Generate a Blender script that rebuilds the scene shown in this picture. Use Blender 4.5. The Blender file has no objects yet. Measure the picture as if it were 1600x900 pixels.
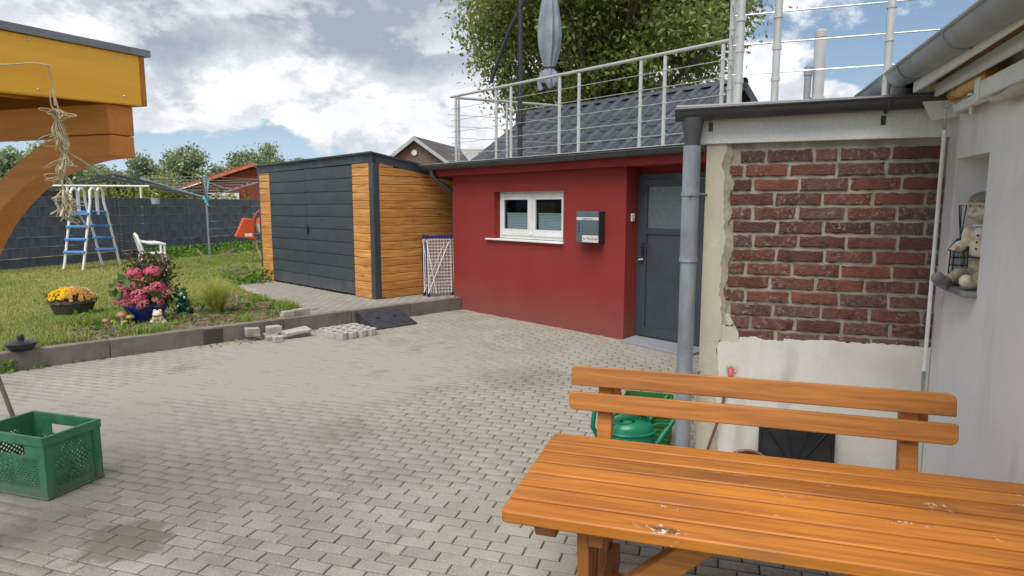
import bpy, bmesh, math, random
import numpy as np
from mathutils import Vector, Matrix, noise as mnoise
R = math.radians
PI = math.pi
rng = random.Random(7)
nr = np.random.RandomState(11)
scene = bpy.context.scene
COL = scene.collection

# ------------------------------------------------------------------ camera
cam_d = bpy.data.cameras.new('camera')
cam = bpy.data.objects.new('camera', cam_d)
COL.objects.link(cam)
cam.location = (0, 0, 1.7)
cam.rotation_euler = (R(90 - 7.35), 0, 0)
cam_d.sensor_width = 36
cam_d.lens = 22.5
cam_d.clip_start = 0.05
cam_d.clip_end = 2000
scene.camera = cam

# ------------------------------------------------------------------ colour / node helpers
def lin(c):
    c = c / 255.0
    return c / 12.92 if c <= 0.04045 else ((c + 0.055) / 1.055) ** 2.4
def S(r, g, b, k=1.0):
    return (lin(r) * k, lin(g) * k, lin(b) * k, 1.0)
def N(nt, typ, ins=None, **props):
    n = nt.nodes.new('ShaderNode' + typ)
    for k, v in props.items():
        setattr(n, k, v)
    for k, v in (ins or {}).items():
        s = n.inputs[k]
        if isinstance(v, bpy.types.NodeSocket):
            nt.links.new(v, s)
        else:
            s.default_value = v
    return n
def M2(nt, op, a, b=0.0, c=None, clamp=False):
    n = N(nt, 'Math', operation=op, use_clamp=clamp)
    for i, v in enumerate((a, b, c)):
        if v is None:
            continue
        if isinstance(v, bpy.types.NodeSocket):
            nt.links.new(v, n.inputs[i])
        else:
            n.inputs[i].default_value = v
    return n.outputs[0]
def MX(nt, f, a, b, blend='MIX'):
    n = N(nt, 'Mix', data_type='RGBA', blend_type=blend)
    for i, v in ((0, f), (6, a), (7, b)):
        if isinstance(v, bpy.types.NodeSocket):
            nt.links.new(v, n.inputs[i])
        else:
            n.inputs[i].default_value = v
    return n.outputs[2]
def RNG(nt, v, a, b, c=0.0, d=1.0, smooth=True):
    n = N(nt, 'MapRange', {'Value': v, 'From Min': a, 'From Max': b, 'To Min': c, 'To Max': d})
    n.interpolation_type = 'SMOOTHSTEP' if smooth else 'LINEAR'
    return n.outputs[0]
def NOI(nt, vec, scale, detail=5.0, rough=0.55, dist=0.0):
    return N(nt, 'TexNoise', {'Vector': vec, 'Scale': scale, 'Detail': detail, 'Roughness': rough, 'Distortion': dist}).outputs['Fac']
def VM(nt, op, a, b=None, s=None):
    n = N(nt, 'VectorMath', operation=op)
    for i, v in ((0, a), (1, b)):
        if v is None:
            continue
        if isinstance(v, bpy.types.NodeSocket):
            nt.links.new(v, n.inputs[i])
        else:
            n.inputs[i].default_value = v
    if s is not None:
        if isinstance(s, bpy.types.NodeSocket):
            nt.links.new(s, n.inputs['Scale'])
        else:
            n.inputs['Scale'].default_value = s
    return n.outputs['Value'] if op in ('DOT_PRODUCT', 'LENGTH', 'DISTANCE') else n.outputs[0]

# ------------------------------------------------------------------ sky and sun
SUN_EL, SUN_AZ = R(58), R(206)          # azimuth clockwise from +Y: behind the camera, a little left
w = bpy.data.worlds.new('World')
scene.world = w
w.use_nodes = True
nt = w.node_tree
nt.nodes.clear()
sky = N(nt, 'TexSky', sky_type='NISHITA')
sky.sun_disc = False
sky.sun_elevation = SUN_EL
sky.sun_rotation = SUN_AZ
sky.air_density = 1.0
sky.dust_density = 1.2
sky.ozone_density = 1.2
d = N(nt, 'TexCoord').outputs['Generated']
sep = N(nt, 'Separate' + 'XYZ', {0: d})
dx, dy, dz = sep.outputs[0], sep.outputs[1], sep.outputs[2]
SKY_K = 0.055
blue = VM(nt, 'SCALE', sky.outputs[0], s=SKY_K)
# cloud field: broken cumulus under a grey upper deck
def cl_vec(up):
    return VM(nt, 'ADD', VM(nt, 'MULTIPLY', d, (1.0, 1.0, 1.75)), (4.3, 1.2, up))
def blob(az, el, sa, se, amp):
    # soft patch of cloud (or gap) at an azimuth / elevation in degrees
    u = M2(nt, 'DIVIDE', M2(nt, 'SUBTRACT', azi, R(az)), R(sa))
    v = M2(nt, 'DIVIDE', M2(nt, 'SUBTRACT', ele, R(el)), R(se))
    q = M2(nt, 'ADD', M2(nt, 'MULTIPLY', u, u), M2(nt, 'MULTIPLY', v, v))
    return M2(nt, 'MULTIPLY', M2(nt, 'EXPONENT', M2(nt, 'MULTIPLY', q, -1.0)), amp)
azi = M2(nt, 'ARCTAN2', dx, dy)
ele = M2(nt, 'ARCSINE', dz)
def total(items):
    t = items[0]
    for i in items[1:]:
        t = M2(nt, 'ADD', t, i)
    return t
v0, v1 = cl_vec(0.0), cl_vec(0.075)
n0 = NOI(nt, v0, 4.2, 12, 0.62, 0.25)
n1 = NOI(nt, v1, 4.2, 12, 0.62, 0.25)
cov_b = total([blob(-24, 9.0, 9, 4.2, .20), blob(-36, 14.5, 5, 4.0, .16), blob(-12, 16, 15, 5, .30), blob(-30, 4.2, 12, 2.0, -.12),
               blob(-36.6, 17.6, 2.6, 1.2, -.30), blob(-31.6, 16.9, 2.0, 1.4, -.26), blob(-14, 8.6, 6, 1.6, .06),
               blob(31, 11, 8, 4, -.12), blob(21, 12, 6, 5, .16), blob(25.5, 8.0, 3.2, 1.8, .26), blob(-4, 5, 7, 3, .08)])
cov = M2(nt, 'ADD', n0, cov_b)
mask = RNG(nt, cov, 0.46, 0.53)
# self-shading: a thicker cloud above a point greys its underside; puffed tops stay white
thick = RNG(nt, M2(nt, 'ADD', n1, cov_b), 0.48, 0.82)
puff = RNG(nt, M2(nt, 'SUBTRACT', n0, n1), -0.05, 0.09)
grey_b = total([blob(-10, 17.5, 20, 5.0, .62), blob(-20, 4.6, 12, 1.8, .22), blob(18, 15, 12, 7, .30), blob(-27, 19, 6, 2.4, .4), blob(-29, 12.0, 2.5, 1.0, .22)])
shade = M2(nt, 'ADD', M2(nt, 'MULTIPLY_ADD', thick, 0.70, 0.06), M2(nt, 'SUBTRACT', grey_b, M2(nt, 'MULTIPLY', puff, 0.5)), clamp=True)
shade = M2(nt, 'ADD', shade, M2(nt, 'MULTIPLY', M2(nt, 'SUBTRACT', NOI(nt, v0, 11.0, 8, .65), .5), 1.0), clamp=True)
ccol = MX(nt, shade, (0.495, 0.507, 0.525, 1), (0.195, 0.226, 0.27, 1))
hz = RNG(nt, dz, 0.0, 0.16, 0.85, 0.1)
base = MX(nt, hz, blue, (0.30, 0.40, 0.53, 1))
colr = MX(nt, mask, base, ccol)
bg = N(nt, 'Background', {'Color': colr, 'Strength': 1.0})
out = N(nt, 'OutputWorld', {'Surface': bg.outputs[0]})

sun_d = bpy.data.lights.new('sun', 'SUN')
sun_d.energy = 1.7
sun_d.angle = R(42)
sun_d.color = (1.0, 0.955, 0.89)
sun = bpy.data.objects.new('sun', sun_d)
COL.objects.link(sun)
dirv = Vector((math.sin(SUN_AZ) * math.cos(SUN_EL), math.cos(SUN_AZ) * math.cos(SUN_EL), math.sin(SUN_EL)))
sun.rotation_euler = dirv.to_track_quat('Z', 'Y').to_euler()
vs = scene.view_settings
vs.view_transform = 'Standard'
vs.look = 'None'
vs.gamma = 1
vs.exposure = 1.02
vs.use_curve_mapping = False

# ------------------------------------------------------------------ mesh helpers
class MB:
    def __init__(s):
        s.v = []; s.f = []; s.m = []; s.mi = 0
    def add(s, vs_, fs):
        o = len(s.v)
        s.v += [tuple(p) for p in vs_]
        for f in fs:
            s.f.append([i + o for i in f]); s.m.append(s.mi)
        return s
    def box(s, x0, x1, y0, y1, z0, z1):
        return s.add([(x0, y0, z0), (x1, y0, z0), (x1, y1, z0), (x0, y1, z0), (x0, y0, z1), (x1, y0, z1), (x1, y1, z1), (x0, y1, z1)],
                     [(0, 3, 2, 1), (4, 5, 6, 7), (0, 1, 5, 4), (1, 2, 6, 5), (2, 3, 7, 6), (3, 0, 4, 7)])
    def beam(s, p, q, w_, h, up=(0, 0, 1)):
        p, q, up = Vector(p), Vector(q), Vector(up)
        d_ = (q - p).normalized()
        a = d_.cross(up).normalized() * (w_ / 2)
        b = a.cross(d_).normalized() * (h / 2)
        vs_ = [e + sa * a + sb * b for e in (p, q) for sa, sb in ((-1, -1), (1, -1), (1, 1), (-1, 1))]
        return s.add(vs_, [(0, 1, 2, 3), (7, 6, 5, 4), (0, 4, 5, 1), (1, 5, 6, 2), (2, 6, 7, 3), (3, 7, 4, 0)])
    def tube(s, pts, r, n=8, caps=True, closed=False):
        pts = [Vector(p) for p in pts]
        k = len(pts)
        rs = r if isinstance(r, (list, tuple)) else [r] * k
        ref = None
        vs_, fs = [], []
        for i, p in enumerate(pts):
            if closed:
                t = pts[(i + 1) % k] - pts[i - 1]
            else:
                t = pts[min(i + 1, k - 1)] - pts[max(i - 1, 0)]
            t.normalize()
            if ref is None:
                ref = Vector((0, 0, 1)) if abs(t.z) < .9 else Vector((1, 0, 0))
            a = t.cross(ref)
            if a.length < 1e-5:
                a = t.orthogonal()
            a.normalize()
            b = a.cross(t).normalized()
            ref = b
            for j in range(n):
                th = 2 * PI * j / n
                vs_.append(p + (a * math.cos(th) + b * math.sin(th)) * rs[i])
        for i in range(k if closed else k - 1):
            i2 = (i + 1) % k
            for j in range(n):
                j2 = (j + 1) % n
                fs.append((i * n + j, i * n + j2, i2 * n + j2, i2 * n + j))
        if caps and not closed:
            fs.append(list(range(n))); fs.append(list(range((k - 1) * n, k * n))[::-1])
        return s.add(vs_, fs)
    def lathe(s, prof, c=(0, 0, 0), n=24, sx=1.0, sy=1.0):
        vs_, fs = [], []
        for r, z in prof:
            for j in range(n):
                th = 2 * PI * j / n
                vs_.append((c[0] + r * sx * math.cos(th), c[1] + r * sy * math.sin(th), c[2] + z))
        for i in range(len(prof) - 1):
            for j in range(n):
                j2 = (j + 1) % n
                fs.append((i * n + j, i * n + j2, (i + 1) * n + j2, (i + 1) * n + j))
        fs.append(list(range(n))[::-1]); fs.append(list(range((len(prof) - 1) * n, len(prof) * n)))
        return s.add(vs_, fs)
    def prism(s, poly, axis, a, b):
        def P3(u, v, t):
            return {'x': (t, u, v), 'y': (u, t, v), 'z': (u, v, t)}[axis]
        n = len(poly)
        vs_ = [P3(u, v, a) for u, v in poly] + [P3(u, v, b) for u, v in poly]
        fs = [list(range(n)), list(range(n, 2 * n))[::-1]] + [(i, n + i, n + (i + 1) % n, (i + 1) % n) for i in range(n)]
        return s.add(vs_, fs)
    def sphere(s, c, r, nu=14, nv=9):
        r = r if isinstance(r, (list, tuple)) else (r, r, r)
        vs_, fs = [(c[0], c[1], c[2] - r[2])], []
        for i in range(1, nv):
            ph = -PI / 2 + PI * i / nv
            for j in range(nu):
                th = 2 * PI * j / nu
                vs_.append((c[0] + r[0] * math.cos(ph) * math.cos(th), c[1] + r[1] * math.cos(ph) * math.sin(th), c[2] + r[2] * math.sin(ph)))
        vs_.append((c[0], c[1], c[2] + r[2]))
        for j in range(nu):
            fs.append((0, 1 + (j + 1) % nu, 1 + j))
            fs.append((len(vs_) - 1, 1 + (nv - 2) * nu + j, 1 + (nv - 2) * nu + (j + 1) % nu))
        for i in range(nv - 2):
            for j in range(nu):
                j2 = (j + 1) % nu
                fs.append((1 + i * nu + j, 1 + i * nu + j2, 1 + (i + 1) * nu + j2, 1 + (i + 1) * nu + j))
        return s.add(vs_, fs)
    def wall(s, x0, x1, z0, z1, y0, y1, holes):
        """slab with rectangular through-holes (hx0,hx1,hz0,hz1): faces butt on a common grid"""
        xs = sorted({x0, x1} | {h[i] for h in holes for i in (0, 1)})
        zs = sorted({z0, z1} | {h[i] for h in holes for i in (2, 3)})
        def solid(i, j):
            if i < 0 or j < 0 or i >= len(xs) - 1 or j >= len(zs) - 1:
                return False
            cx, cz = (xs[i] + xs[i + 1]) / 2, (zs[j] + zs[j + 1]) / 2
            return not any(h[0] < cx < h[1] and h[2] < cz < h[3] for h in holes)
        for i in range(len(xs) - 1):
            for j in range(len(zs) - 1):
                if not solid(i, j):
                    continue
                a, b, c, e = xs[i], xs[i + 1], zs[j], zs[j + 1]
                s.add([(a, y0, c), (b, y0, c), (b, y0, e), (a, y0, e)], [(0, 1, 2, 3)])
                s.add([(a, y1, c), (b, y1, c), (b, y1, e), (a, y1, e)], [(3, 2, 1, 0)])
                if not solid(i - 1, j): s.add([(a, y0, c), (a, y0, e), (a, y1, e), (a, y1, c)], [(0, 1, 2, 3)])
                if not solid(i + 1, j): s.add([(b, y0, c), (b, y1, c), (b, y1, e), (b, y0, e)], [(0, 1, 2, 3)])
                if not solid(i, j - 1): s.add([(a, y0, c), (a, y1, c), (b, y1, c), (b, y0, c)], [(0, 1, 2, 3)])
                if not solid(i, j + 1): s.add([(a, y0, e), (b, y0, e), (b, y1, e), (a, y1, e)], [(0, 1, 2, 3)])
        return s
    def mesh(s, name, mats, origin=(0, 0, 0), smooth=True, ang=35):
        me = bpy.data.meshes.new(name)
        o = origin
        me.from_pydata([(p[0] - o[0], p[1] - o[1], p[2] - o[2]) for p in s.v], [], s.f)
        for m_ in (mats if isinstance(mats, (list, tuple)) else [mats]):
            me.materials.append(m_)
        if max(s.m, default=0) > 0:
            me.polygons.foreach_set('material_index', s.m)
        bm = bmesh.new(); bm.from_mesh(me)
        bmesh.ops.recalc_face_normals(bm, faces=bm.faces)
        bm.to_mesh(me); bm.free()
        if smooth:
            me.polygons.foreach_set('use_smooth', [True] * len(me.polygons))
            me.set_sharp_from_angle(angle=R(ang))
        me.update()
        return me
    def build(s, name, mats, parent=None, origin=(0, 0, 0), bevel=0, seg=2, smooth=True, ang=35, rot=None, loc=None):
        o = bpy.data.objects.new(name, s.mesh(name, mats, origin, smooth, ang))
        COL.objects.link(o)
        o.location = loc if loc is not None else origin
        if rot: o.rotation_euler = rot
        if parent: o.parent = parent
        if bevel:
            b = o.modifiers.new('bevel', 'BEVEL')
            b.width = bevel; b.segments = seg; b.limit_method = 'ANGLE'; b.angle_limit = R(40)
        return o
def fastmesh(name, V, F, mats, smooth=False):
    """numpy verts (n,3) and faces (m,k) -> mesh"""
    me = bpy.data.meshes.new(name)
    V = np.ascontiguousarray(V, dtype=np.float32); F = np.ascontiguousarray(F, dtype=np.int32)
    me.vertices.add(len(V)); me.vertices.foreach_set('co', V.ravel())
    m_, k = F.shape
    me.loops.add(m_ * k); me.loops.foreach_set('vertex_index', F.ravel())
    me.polygons.add(m_)
    me.polygons.foreach_set('loop_start', np.arange(0, m_ * k, k, dtype=np.int32))
    me.update(calc_edges=True)
    me.validate()
    for x in (mats if isinstance(mats, (list, tuple)) else [mats]):
        me.materials.append(x)
    if smooth:
        me.polygons.foreach_set('use_smooth', [True] * len(me.polygons))
    return me
def link(name, me, parent=None, loc=(0, 0, 0), rot=(0, 0, 0)):
    o = bpy.data.objects.new(name, me); COL.objects.link(o)
    o.location = loc; o.rotation_euler = rot
    if parent: o.parent = parent
    return o
def tag(o, label=None, cat=None, group=None, kind=None):
    if label: o['label'] = label
    if cat: o['category'] = cat
    if group: o['group'] = group
    if kind: o['kind'] = kind
    return o
def thing(name, label, cat, loc=(0, 0, 0), rz=0.0, group=None, kind=None):
    o = bpy.data.objects.new(name, None); COL.objects.link(o)
    o.empty_display_size = .1
    o.location = loc; o.rotation_euler = (0, 0, R(rz))
    return tag(o, label, cat, group, kind)
def copy_tree(o, parent=None):
    c = o.copy(); COL.objects.link(c)
    if parent: c.parent = parent
    for ch in list(o.children):
        copy_tree(ch, c)
    return c
# local frames of the place: the red house, the brick extension, the garden furniture, the shed
HO, HRZ = (1.388, 8.011), -47.4
BO, BRZ = (1.213, 4.059), -19.5
TRZ = -17.3
SO, SRZ = (-2.181, 10.178), -44.5
def fw(o, rz, x, y, z=0.0):
    c, s_ = math.cos(R(rz)), math.sin(R(rz))
    return Vector((o[0] + c * x - s_ * y, o[1] + s_ * x + c * y, z))
def fl(o, rz, X, Y):
    c, s_ = math.cos(R(rz)), math.sin(R(rz))
    return ((X - o[0]) * c + (Y - o[1]) * s_, -(X - o[0]) * s_ + (Y - o[1]) * c)
def HW(x, y, z=0): return fw(HO, HRZ, x, y, z)
def BW(x, y, z=0): return fw(BO, BRZ, x, y, z)
def TW(x, y, z=0): return fw((0, 0), TRZ, x, y, z)
# ------------------------------------------------------------------ materials
def newmat(name):
    m = bpy.data.materials.new(name); m.use_nodes = True
    nt = m.node_tree
    return m, nt, nt.nodes['Principled BSDF']
def coords(nt, world=False):
    if world:
        return N(nt, 'NewGeometry').outputs['Position']
    c = N(nt, 'TexCoord').outputs['Object']
    r = N(nt, 'ObjectInfo').outputs['Random']
    return VM(nt, 'ADD', c, VM(nt, 'SCALE', (17.0, 31.0, 23.0), s=r))
def finish(nt, b, col, rough, bump=None, bstr=.3, bdist=.01, metal=0, spec=None):
    for k, v in (('Base Color', col), ('Roughness', rough)):
        if isinstance(v, bpy.types.NodeSocket): nt.links.new(v, b.inputs[k])
        else: b.inputs[k].default_value = v
    b.inputs['Metallic'].default_value = metal
    if spec is not None: b.inputs['Specular IOR Level'].default_value = spec
    if bump is not None:
        bp = N(nt, 'Bump', {'Height': bump, 'Strength': bstr, 'Distance': bdist})
        nt.links.new(bp.outputs[0], b.inputs['Normal'])
def rnd_val(nt, col, amt, hue=0.0):
    r = N(nt, 'ObjectInfo').outputs['Random']
    n = N(nt, 'HueSaturation', {'Value': RNG(nt, r, 0, 1, 1 - amt, 1 + amt, False), 'Color': col})
    if hue:
        r2 = M2(nt, 'FRACT', M2(nt, 'MULTIPLY', r, 7.31))
        nt.links.new(RNG(nt, r2, 0, 1, .5 - hue, .5 + hue, False), n.inputs['Hue'])
    return n.outputs[0]
def simple(name, c1, c2=None, vs=3.0, rough=.6, bump=.15, bs=60.0, metal=0, rnd=0.0, spec=None, fine=.08, lo=.35, hi=.65, stretch=None, rvar=.12, world=False):
    m, nt, b = newmat(name)
    v = coords(nt, world)
    if stretch: v = VM(nt, 'MULTIPLY', v, stretch)
    n = NOI(nt, v, vs, 7, .6)
    col = MX(nt, RNG(nt, n, lo, hi), c1, c2 or tuple(list(x * .78 for x in c1[:3]) + [1]))
    f = NOI(nt, v, bs, 3, .6)
    if fine:
        col = MX(nt, 1.0, col, N(nt, 'CombineColor', {i: RNG(nt, f, .3, .7, 1 - fine, 1 + fine, False) for i in range(3)}).outputs[0], 'MULTIPLY')
    if rnd: col = rnd_val(nt, col, rnd)
    finish(nt, b, col, RNG(nt, n, .3, .7, max(rough - rvar, .02), min(rough + rvar, 1)), f if bump else None, bump, .004, metal, spec)
    return m
def wood(name, c1, c2, axis=0, rough=.45, knots=.5, chips=0.0, rnd=.1, gs=1.0, dark=(.05, .022, .010, 1), grain=.55, flat=None):
    m, nt, b = newmat(name)
    v = coords(nt)
    st = [14.0 * gs] * 3; st[axis] = .8 * gs
    g = NOI(nt, VM(nt, 'MULTIPLY', v, tuple(st)), 2.2, 6, .62, .6)
    st2 = [3.0 * gs] * 3; st2[axis] = .5 * gs
    big = NOI(nt, VM(nt, 'MULTIPLY', v, tuple(st2)), 1.6, 3, .5)
    col = MX(nt, RNG(nt, g, .35, .68, 0, grain), c1, c2)
    col = MX(nt, RNG(nt, big, .4, .75, 0, .55), col, c2)
    # knots: sparse cells of a stretched voronoi, most cells left empty
    st3 = [8.5] * 3; st3[axis] = 3.2
    if flat is not None: st3[flat] = 0.0
    wv = VM(nt, 'ADD', VM(nt, 'MULTIPLY', v, tuple(st3)), VM(nt, 'SCALE', N(nt, 'TexNoise', {'Vector': v, 'Scale': 14.0}).outputs['Color'], s=.35))
    vo = N(nt, 'TexVoronoi', {'Vector': wv, 'Scale': 1.0})
    pick = M2(nt, 'GREATER_THAN', N(nt, 'SeparateColor', {0: vo.outputs['Color']}).outputs[0], 1 - knots * .35)
    kd = vo.outputs['Distance']
    kn = M2(nt, 'MULTIPLY', RNG(nt, kd, .16, .07), pick)
    ring = M2(nt, 'MULTIPLY', RNG(nt, kd, .34, .12, 0, .45), pick)
    col = MX(nt, ring, col, c2)
    col = MX(nt, M2(nt, 'MULTIPLY', kn, .8), col, dark)
    hgt = M2(nt, 'SUBTRACT', g, M2(nt, 'MULTIPLY', kn, .8))
    rg = RNG(nt, g, .3, .7, rough - .08, rough + .12)
    if chips:
        cn = NOI(nt, VM(nt, 'MULTIPLY', v, (1, 1, 1)), 42.0, 4, .7)
        st4 = [9.0] * 3; st4[axis] = 3.0
        area = NOI(nt, VM(nt, 'MULTIPLY', v, tuple(st4)), 1.0, 2, .5)
        near = M2(nt, 'MAXIMUM', M2(nt, 'MULTIPLY', RNG(nt, kd, .3, .14), pick), RNG(nt, area, .69, .78))
        wth = RNG(nt, NOI(nt, VM(nt, 'MULTIPLY', v, (2.0, 9.0, 9.0)), 1.3, 5, .6), .52, .72, 0, .5)
        col = MX(nt, wth, col, S(128, 92, 60))
        ch = M2(nt, 'MULTIPLY', RNG(nt, cn, .54, .58), M2(nt, 'MULTIPLY', near, chips))
        col = MX(nt, ch, col, (.62, .54, .45, 1))
        rg = M2(nt, 'ADD', rg, M2(nt, 'MULTIPLY', ch, .4))
        hgt = M2(nt, 'SUBTRACT', hgt, M2(nt, 'MULTIPLY', ch, .5))
    col = rnd_val(nt, col, rnd)
    finish(nt, b, col, rg, hgt, .22, .004, 0, .45)
    return m
def foliage(name, c1, c2, c3, trans=.35, rough=.5):
    m, nt, b = newmat(name)
    r = N(nt, 'NewGeometry').outputs['Random Per Island']
    col = MX(nt, RNG(nt, r, 0, .75, 0, 1, False), c1, c2)
    col = MX(nt, RNG(nt, r, .90, .99), col, c3)
    finish(nt, b, col, rough, None, spec=.35)
    tr = N(nt, 'BsdfTranslucent', {'Color': col})
    mx = N(nt, 'MixShader', {0: trans, 1: b.outputs[0], 2: tr.outputs[0]})
    nt.links.new(mx.outputs[0], nt.nodes['Material Output'].inputs[0])
    return m

MAT = {}
MAT['red'] = None
def red_render():
    m, nt, b = newmat('red_render')
    v = N(nt, 'TexCoord').outputs['Object']
    z = N(nt, 'SeparateXYZ', {0: v}).outputs[2]
    f = NOI(nt, v, 240, 3, .7); g = NOI(nt, v, 1.6, 5, .6); st = NOI(nt, VM(nt, 'MULTIPLY', v, (5, 5, .7)), 1.5, 5, .6)
    col = MX(nt, RNG(nt, g, .35, .7), S(140, 52, 48), S(131, 47, 44))
    col = MX(nt, RNG(nt, st, .5, .75, 0, .3), col, S(116, 52, 53))
    sx_ = N(nt, 'SeparateXYZ', {0: v}).outputs[0]
    run = M2(nt, 'MULTIPLY', RNG(nt, NOI(nt, VM(nt, 'MULTIPLY', v, (14, 14, .5)), 1.6, 4, .6), .50, .70), M2(nt, 'MULTIPLY', RNG(nt, z, .55, 1.15), M2(nt, 'MULTIPLY', RNG(nt, z, 1.19, 1.17), M2(nt, 'MULTIPLY', RNG(nt, sx_, -2.7, -2.6), RNG(nt, sx_, -.95, -1.05)))))
    col = MX(nt, M2(nt, 'MULTIPLY', run, .4), col, S(96, 44, 44))
    col = MX(nt, RNG(nt, NOI(nt, v, 70, 3, .7), .40, .64, 0, .35), col, S(158, 64, 64))
    # splash dirt: dusty grains thrown up from the paving
    zn = M2(nt, 'ADD', z, M2(nt, 'MULTIPLY', M2(nt, 'SUBTRACT', g, .5), .35))
    sp = M2(nt, 'MULTIPLY', RNG(nt, zn, .62, .02, 0, .95), RNG(nt, NOI(nt, v, 60, 5, .78), .40, .62))
    col = MX(nt, sp, col, S(126, 92, 84))
    zb = M2(nt, 'ADD', z, M2(nt, 'MULTIPLY', M2(nt, 'SUBTRACT', NOI(nt, v, 5, 3), .5), .05))
    col = MX(nt, RNG(nt, zb, .006, .002), col, S(186, 122, 110))
    finish(nt, b, col, .85, M2(nt, 'ADD', f, NOI(nt, v, 75, 3, .7)), .7, .005, 0, .25)
    return m
MAT['red'] = red_render()
def plaster(name, c1, c2, c3, sc=2.0, bump=.35, rough=.85, gr=120):
    m, nt, b = newmat(name)
    v = N(nt, 'TexCoord').outputs['Object']
    a = NOI(nt, v, sc, 7, .62, .4); s_ = NOI(nt, VM(nt, 'MULTIPLY', v, (3, 3, .45)), 2.0, 6, .6); f = NOI(nt, v, gr, 4, .7)
    col = MX(nt, RNG(nt, a, .38, .66), c1, c2)
    col = MX(nt, RNG(nt, s_, .52, .74, 0, .7), col, c3)
    col = MX(nt, RNG(nt, NOI(nt, v, 22, 5, .7), .60, .72, 0, .45), col, c3)
    finish(nt, b, col, rough, M2(nt, 'ADD', M2(nt, 'MULTIPLY', f, .4), M2(nt, 'MULTIPLY', NOI(nt, v, 9, 5, .6), 1.2)), bump, .006, 0, .25)
    return m
MAT['white_render'] = plaster('white_render', S(226, 224, 222), S(217, 215, 214), S(202, 200, 200), 1.3, .12)
MAT['concrete'] = plaster('column_concrete', S(178, 172, 154), S(192, 186, 166), S(150, 146, 134), 3.0, .5)
MAT['patch'] = plaster('skim_render', S(214, 211, 203), S(200, 197, 188), S(176, 173, 164), 2.6, .3)
MAT['mortar'] = plaster('old_mortar', S(160, 152, 138), S(136, 128, 114), S(178, 171, 158), 9, 1.0, .95, 70)
MAT['kerb'] = plaster('kerb_concrete', S(126, 120, 110), S(110, 104, 95), S(88, 84, 78), 3.0, .3, .9, 180)
def paver_mat(name='paver_concrete', joint=False):
    m, nt, b = newmat(name)
    p = N(nt, 'NewGeometry').outputs['Position']
    big = NOI(nt, p, .55, 4, .6); mid = NOI(nt, p, 2.1, 6, .65, .5); sp = NOI(nt, p, 120, 3, .75); sp2 = NOI(nt, p, 260, 2, .7)
    dust = RNG(nt, M2(nt, 'ADD', M2(nt, 'MULTIPLY', big, .6), M2(nt, 'MULTIPLY', mid, .4)), .40, .62)
    if joint:
        z = N(nt, 'SeparateXYZ', {0: p}).outputs[2]
        col = MX(nt, RNG(nt, z, -.0085, -.001), S(88, 81, 70), S(154, 147, 135))
        col = MX(nt, RNG(nt, sp, .58, .66, 0, .5), col, S(206, 200, 188)); col = MX(nt, RNG(nt, sp, .42, .34, 0, .5), col, S(104, 98, 90))
        moss = RNG(nt, NOI(nt, p, 3.1, 5, .6), .60, .70, 0, .8)
        col = MX(nt, M2(nt, 'MULTIPLY', moss, RNG(nt, z, -.002, -.006)), col, S(74, 82, 44))
    else:
        stone = rnd_val(nt, MX(nt, RNG(nt, mid, .35, .7), S(160, 154, 144), S(140, 134, 125)), .15, .012)
        stone = MX(nt, RNG(nt, sp, .58, .66, 0, .8), stone, S(214, 208, 196))
        stone = MX(nt, RNG(nt, sp, .42, .34, 0, .8), stone, S(98, 93, 86))
        stone = MX(nt, RNG(nt, sp2, .62, .7, 0, .45), stone, S(92, 90, 88))
        col = MX(nt, M2(nt, 'MULTIPLY', dust, .62), stone, S(156, 149, 137))
    # damp, oily and mossy stains of their own shape
    st = RNG(nt, M2(nt, 'ADD', NOI(nt, p, 1.3, 6, .62, .6), M2(nt, 'MULTIPLY', NOI(nt, p, 6.0, 4), .12)), .64, .76, 0, .45)
    col = MX(nt, st, col, S(112, 105, 90))
    for sx, sy, r_, k in ((-1.98, 3.08, .24, .62), (-3.3, 4.35, .2, .3), (.16, 6.15, .5, .28), (-1.3, 4.7, .3, .22), (-2.55, 3.0, .5, .25)):
        dd = VM(nt, 'DISTANCE', p, (sx, sy, 0.0))
        dd = M2(nt, 'ADD', dd, M2(nt, 'MULTIPLY', M2(nt, 'SUBTRACT', NOI(nt, p, 5.5, 6, .7), .5), .55 * r_ / .24 * .8))
        col = MX(nt, RNG(nt, dd, r_ * 1.05, r_ * .72, 0, k), col, S(108, 101, 84))
    finish(nt, b, col, .93, M2(nt, 'ADD', sp, M2(nt, 'MULTIPLY', sp2, .5)), .5, .0035, 0, .2)
    return m
MAT['paver'] = paver_mat()
MAT['joint'] = paver_mat('joint_sand', True)
def brick_mat():
    m, nt, b = newmat('old_brick')
    v = coords(nt)
    a = NOI(nt, v, 9, 6, .65); f = NOI(nt, v, 70, 4, .7); s_ = NOI(nt, v, 42, 6, .75)
    r = N(nt, 'ObjectInfo').outputs['Random']
    r2 = M2(nt, 'FRACT', M2(nt, 'MULTIPLY', r, 13.7))
    col = MX(nt, r, S(130, 84, 70), S(94, 68, 61))
    col = MX(nt, RNG(nt, r2, .55, 1, 0, .75), col, S(108, 86, 78))
    col = MX(nt, RNG(nt, a, .4, .7, 0, .6), col, S(76, 50, 48))
    col = MX(nt, RNG(nt, f, .62, .7, 0, .6), col, S(142, 92, 80))
    lime = M2(nt, 'MULTIPLY', RNG(nt, s_, .50, .66), RNG(nt, M2(nt, 'ADD', a, M2(nt, 'MULTIPLY', r2, .22)), .50, .72))
    col = MX(nt, M2(nt, 'MULTIPLY', lime, .75), col, S(158, 147, 134))
    finish(nt, b, col, .92, M2(nt, 'ADD', M2(nt, 'ADD', f, M2(nt, 'MULTIPLY', s_, 1.2)), M2(nt, 'MULTIPLY', a, 1.5)), 1.0, .010, 0, .2)
    return m
MAT['brick'] = brick_mat()
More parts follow.
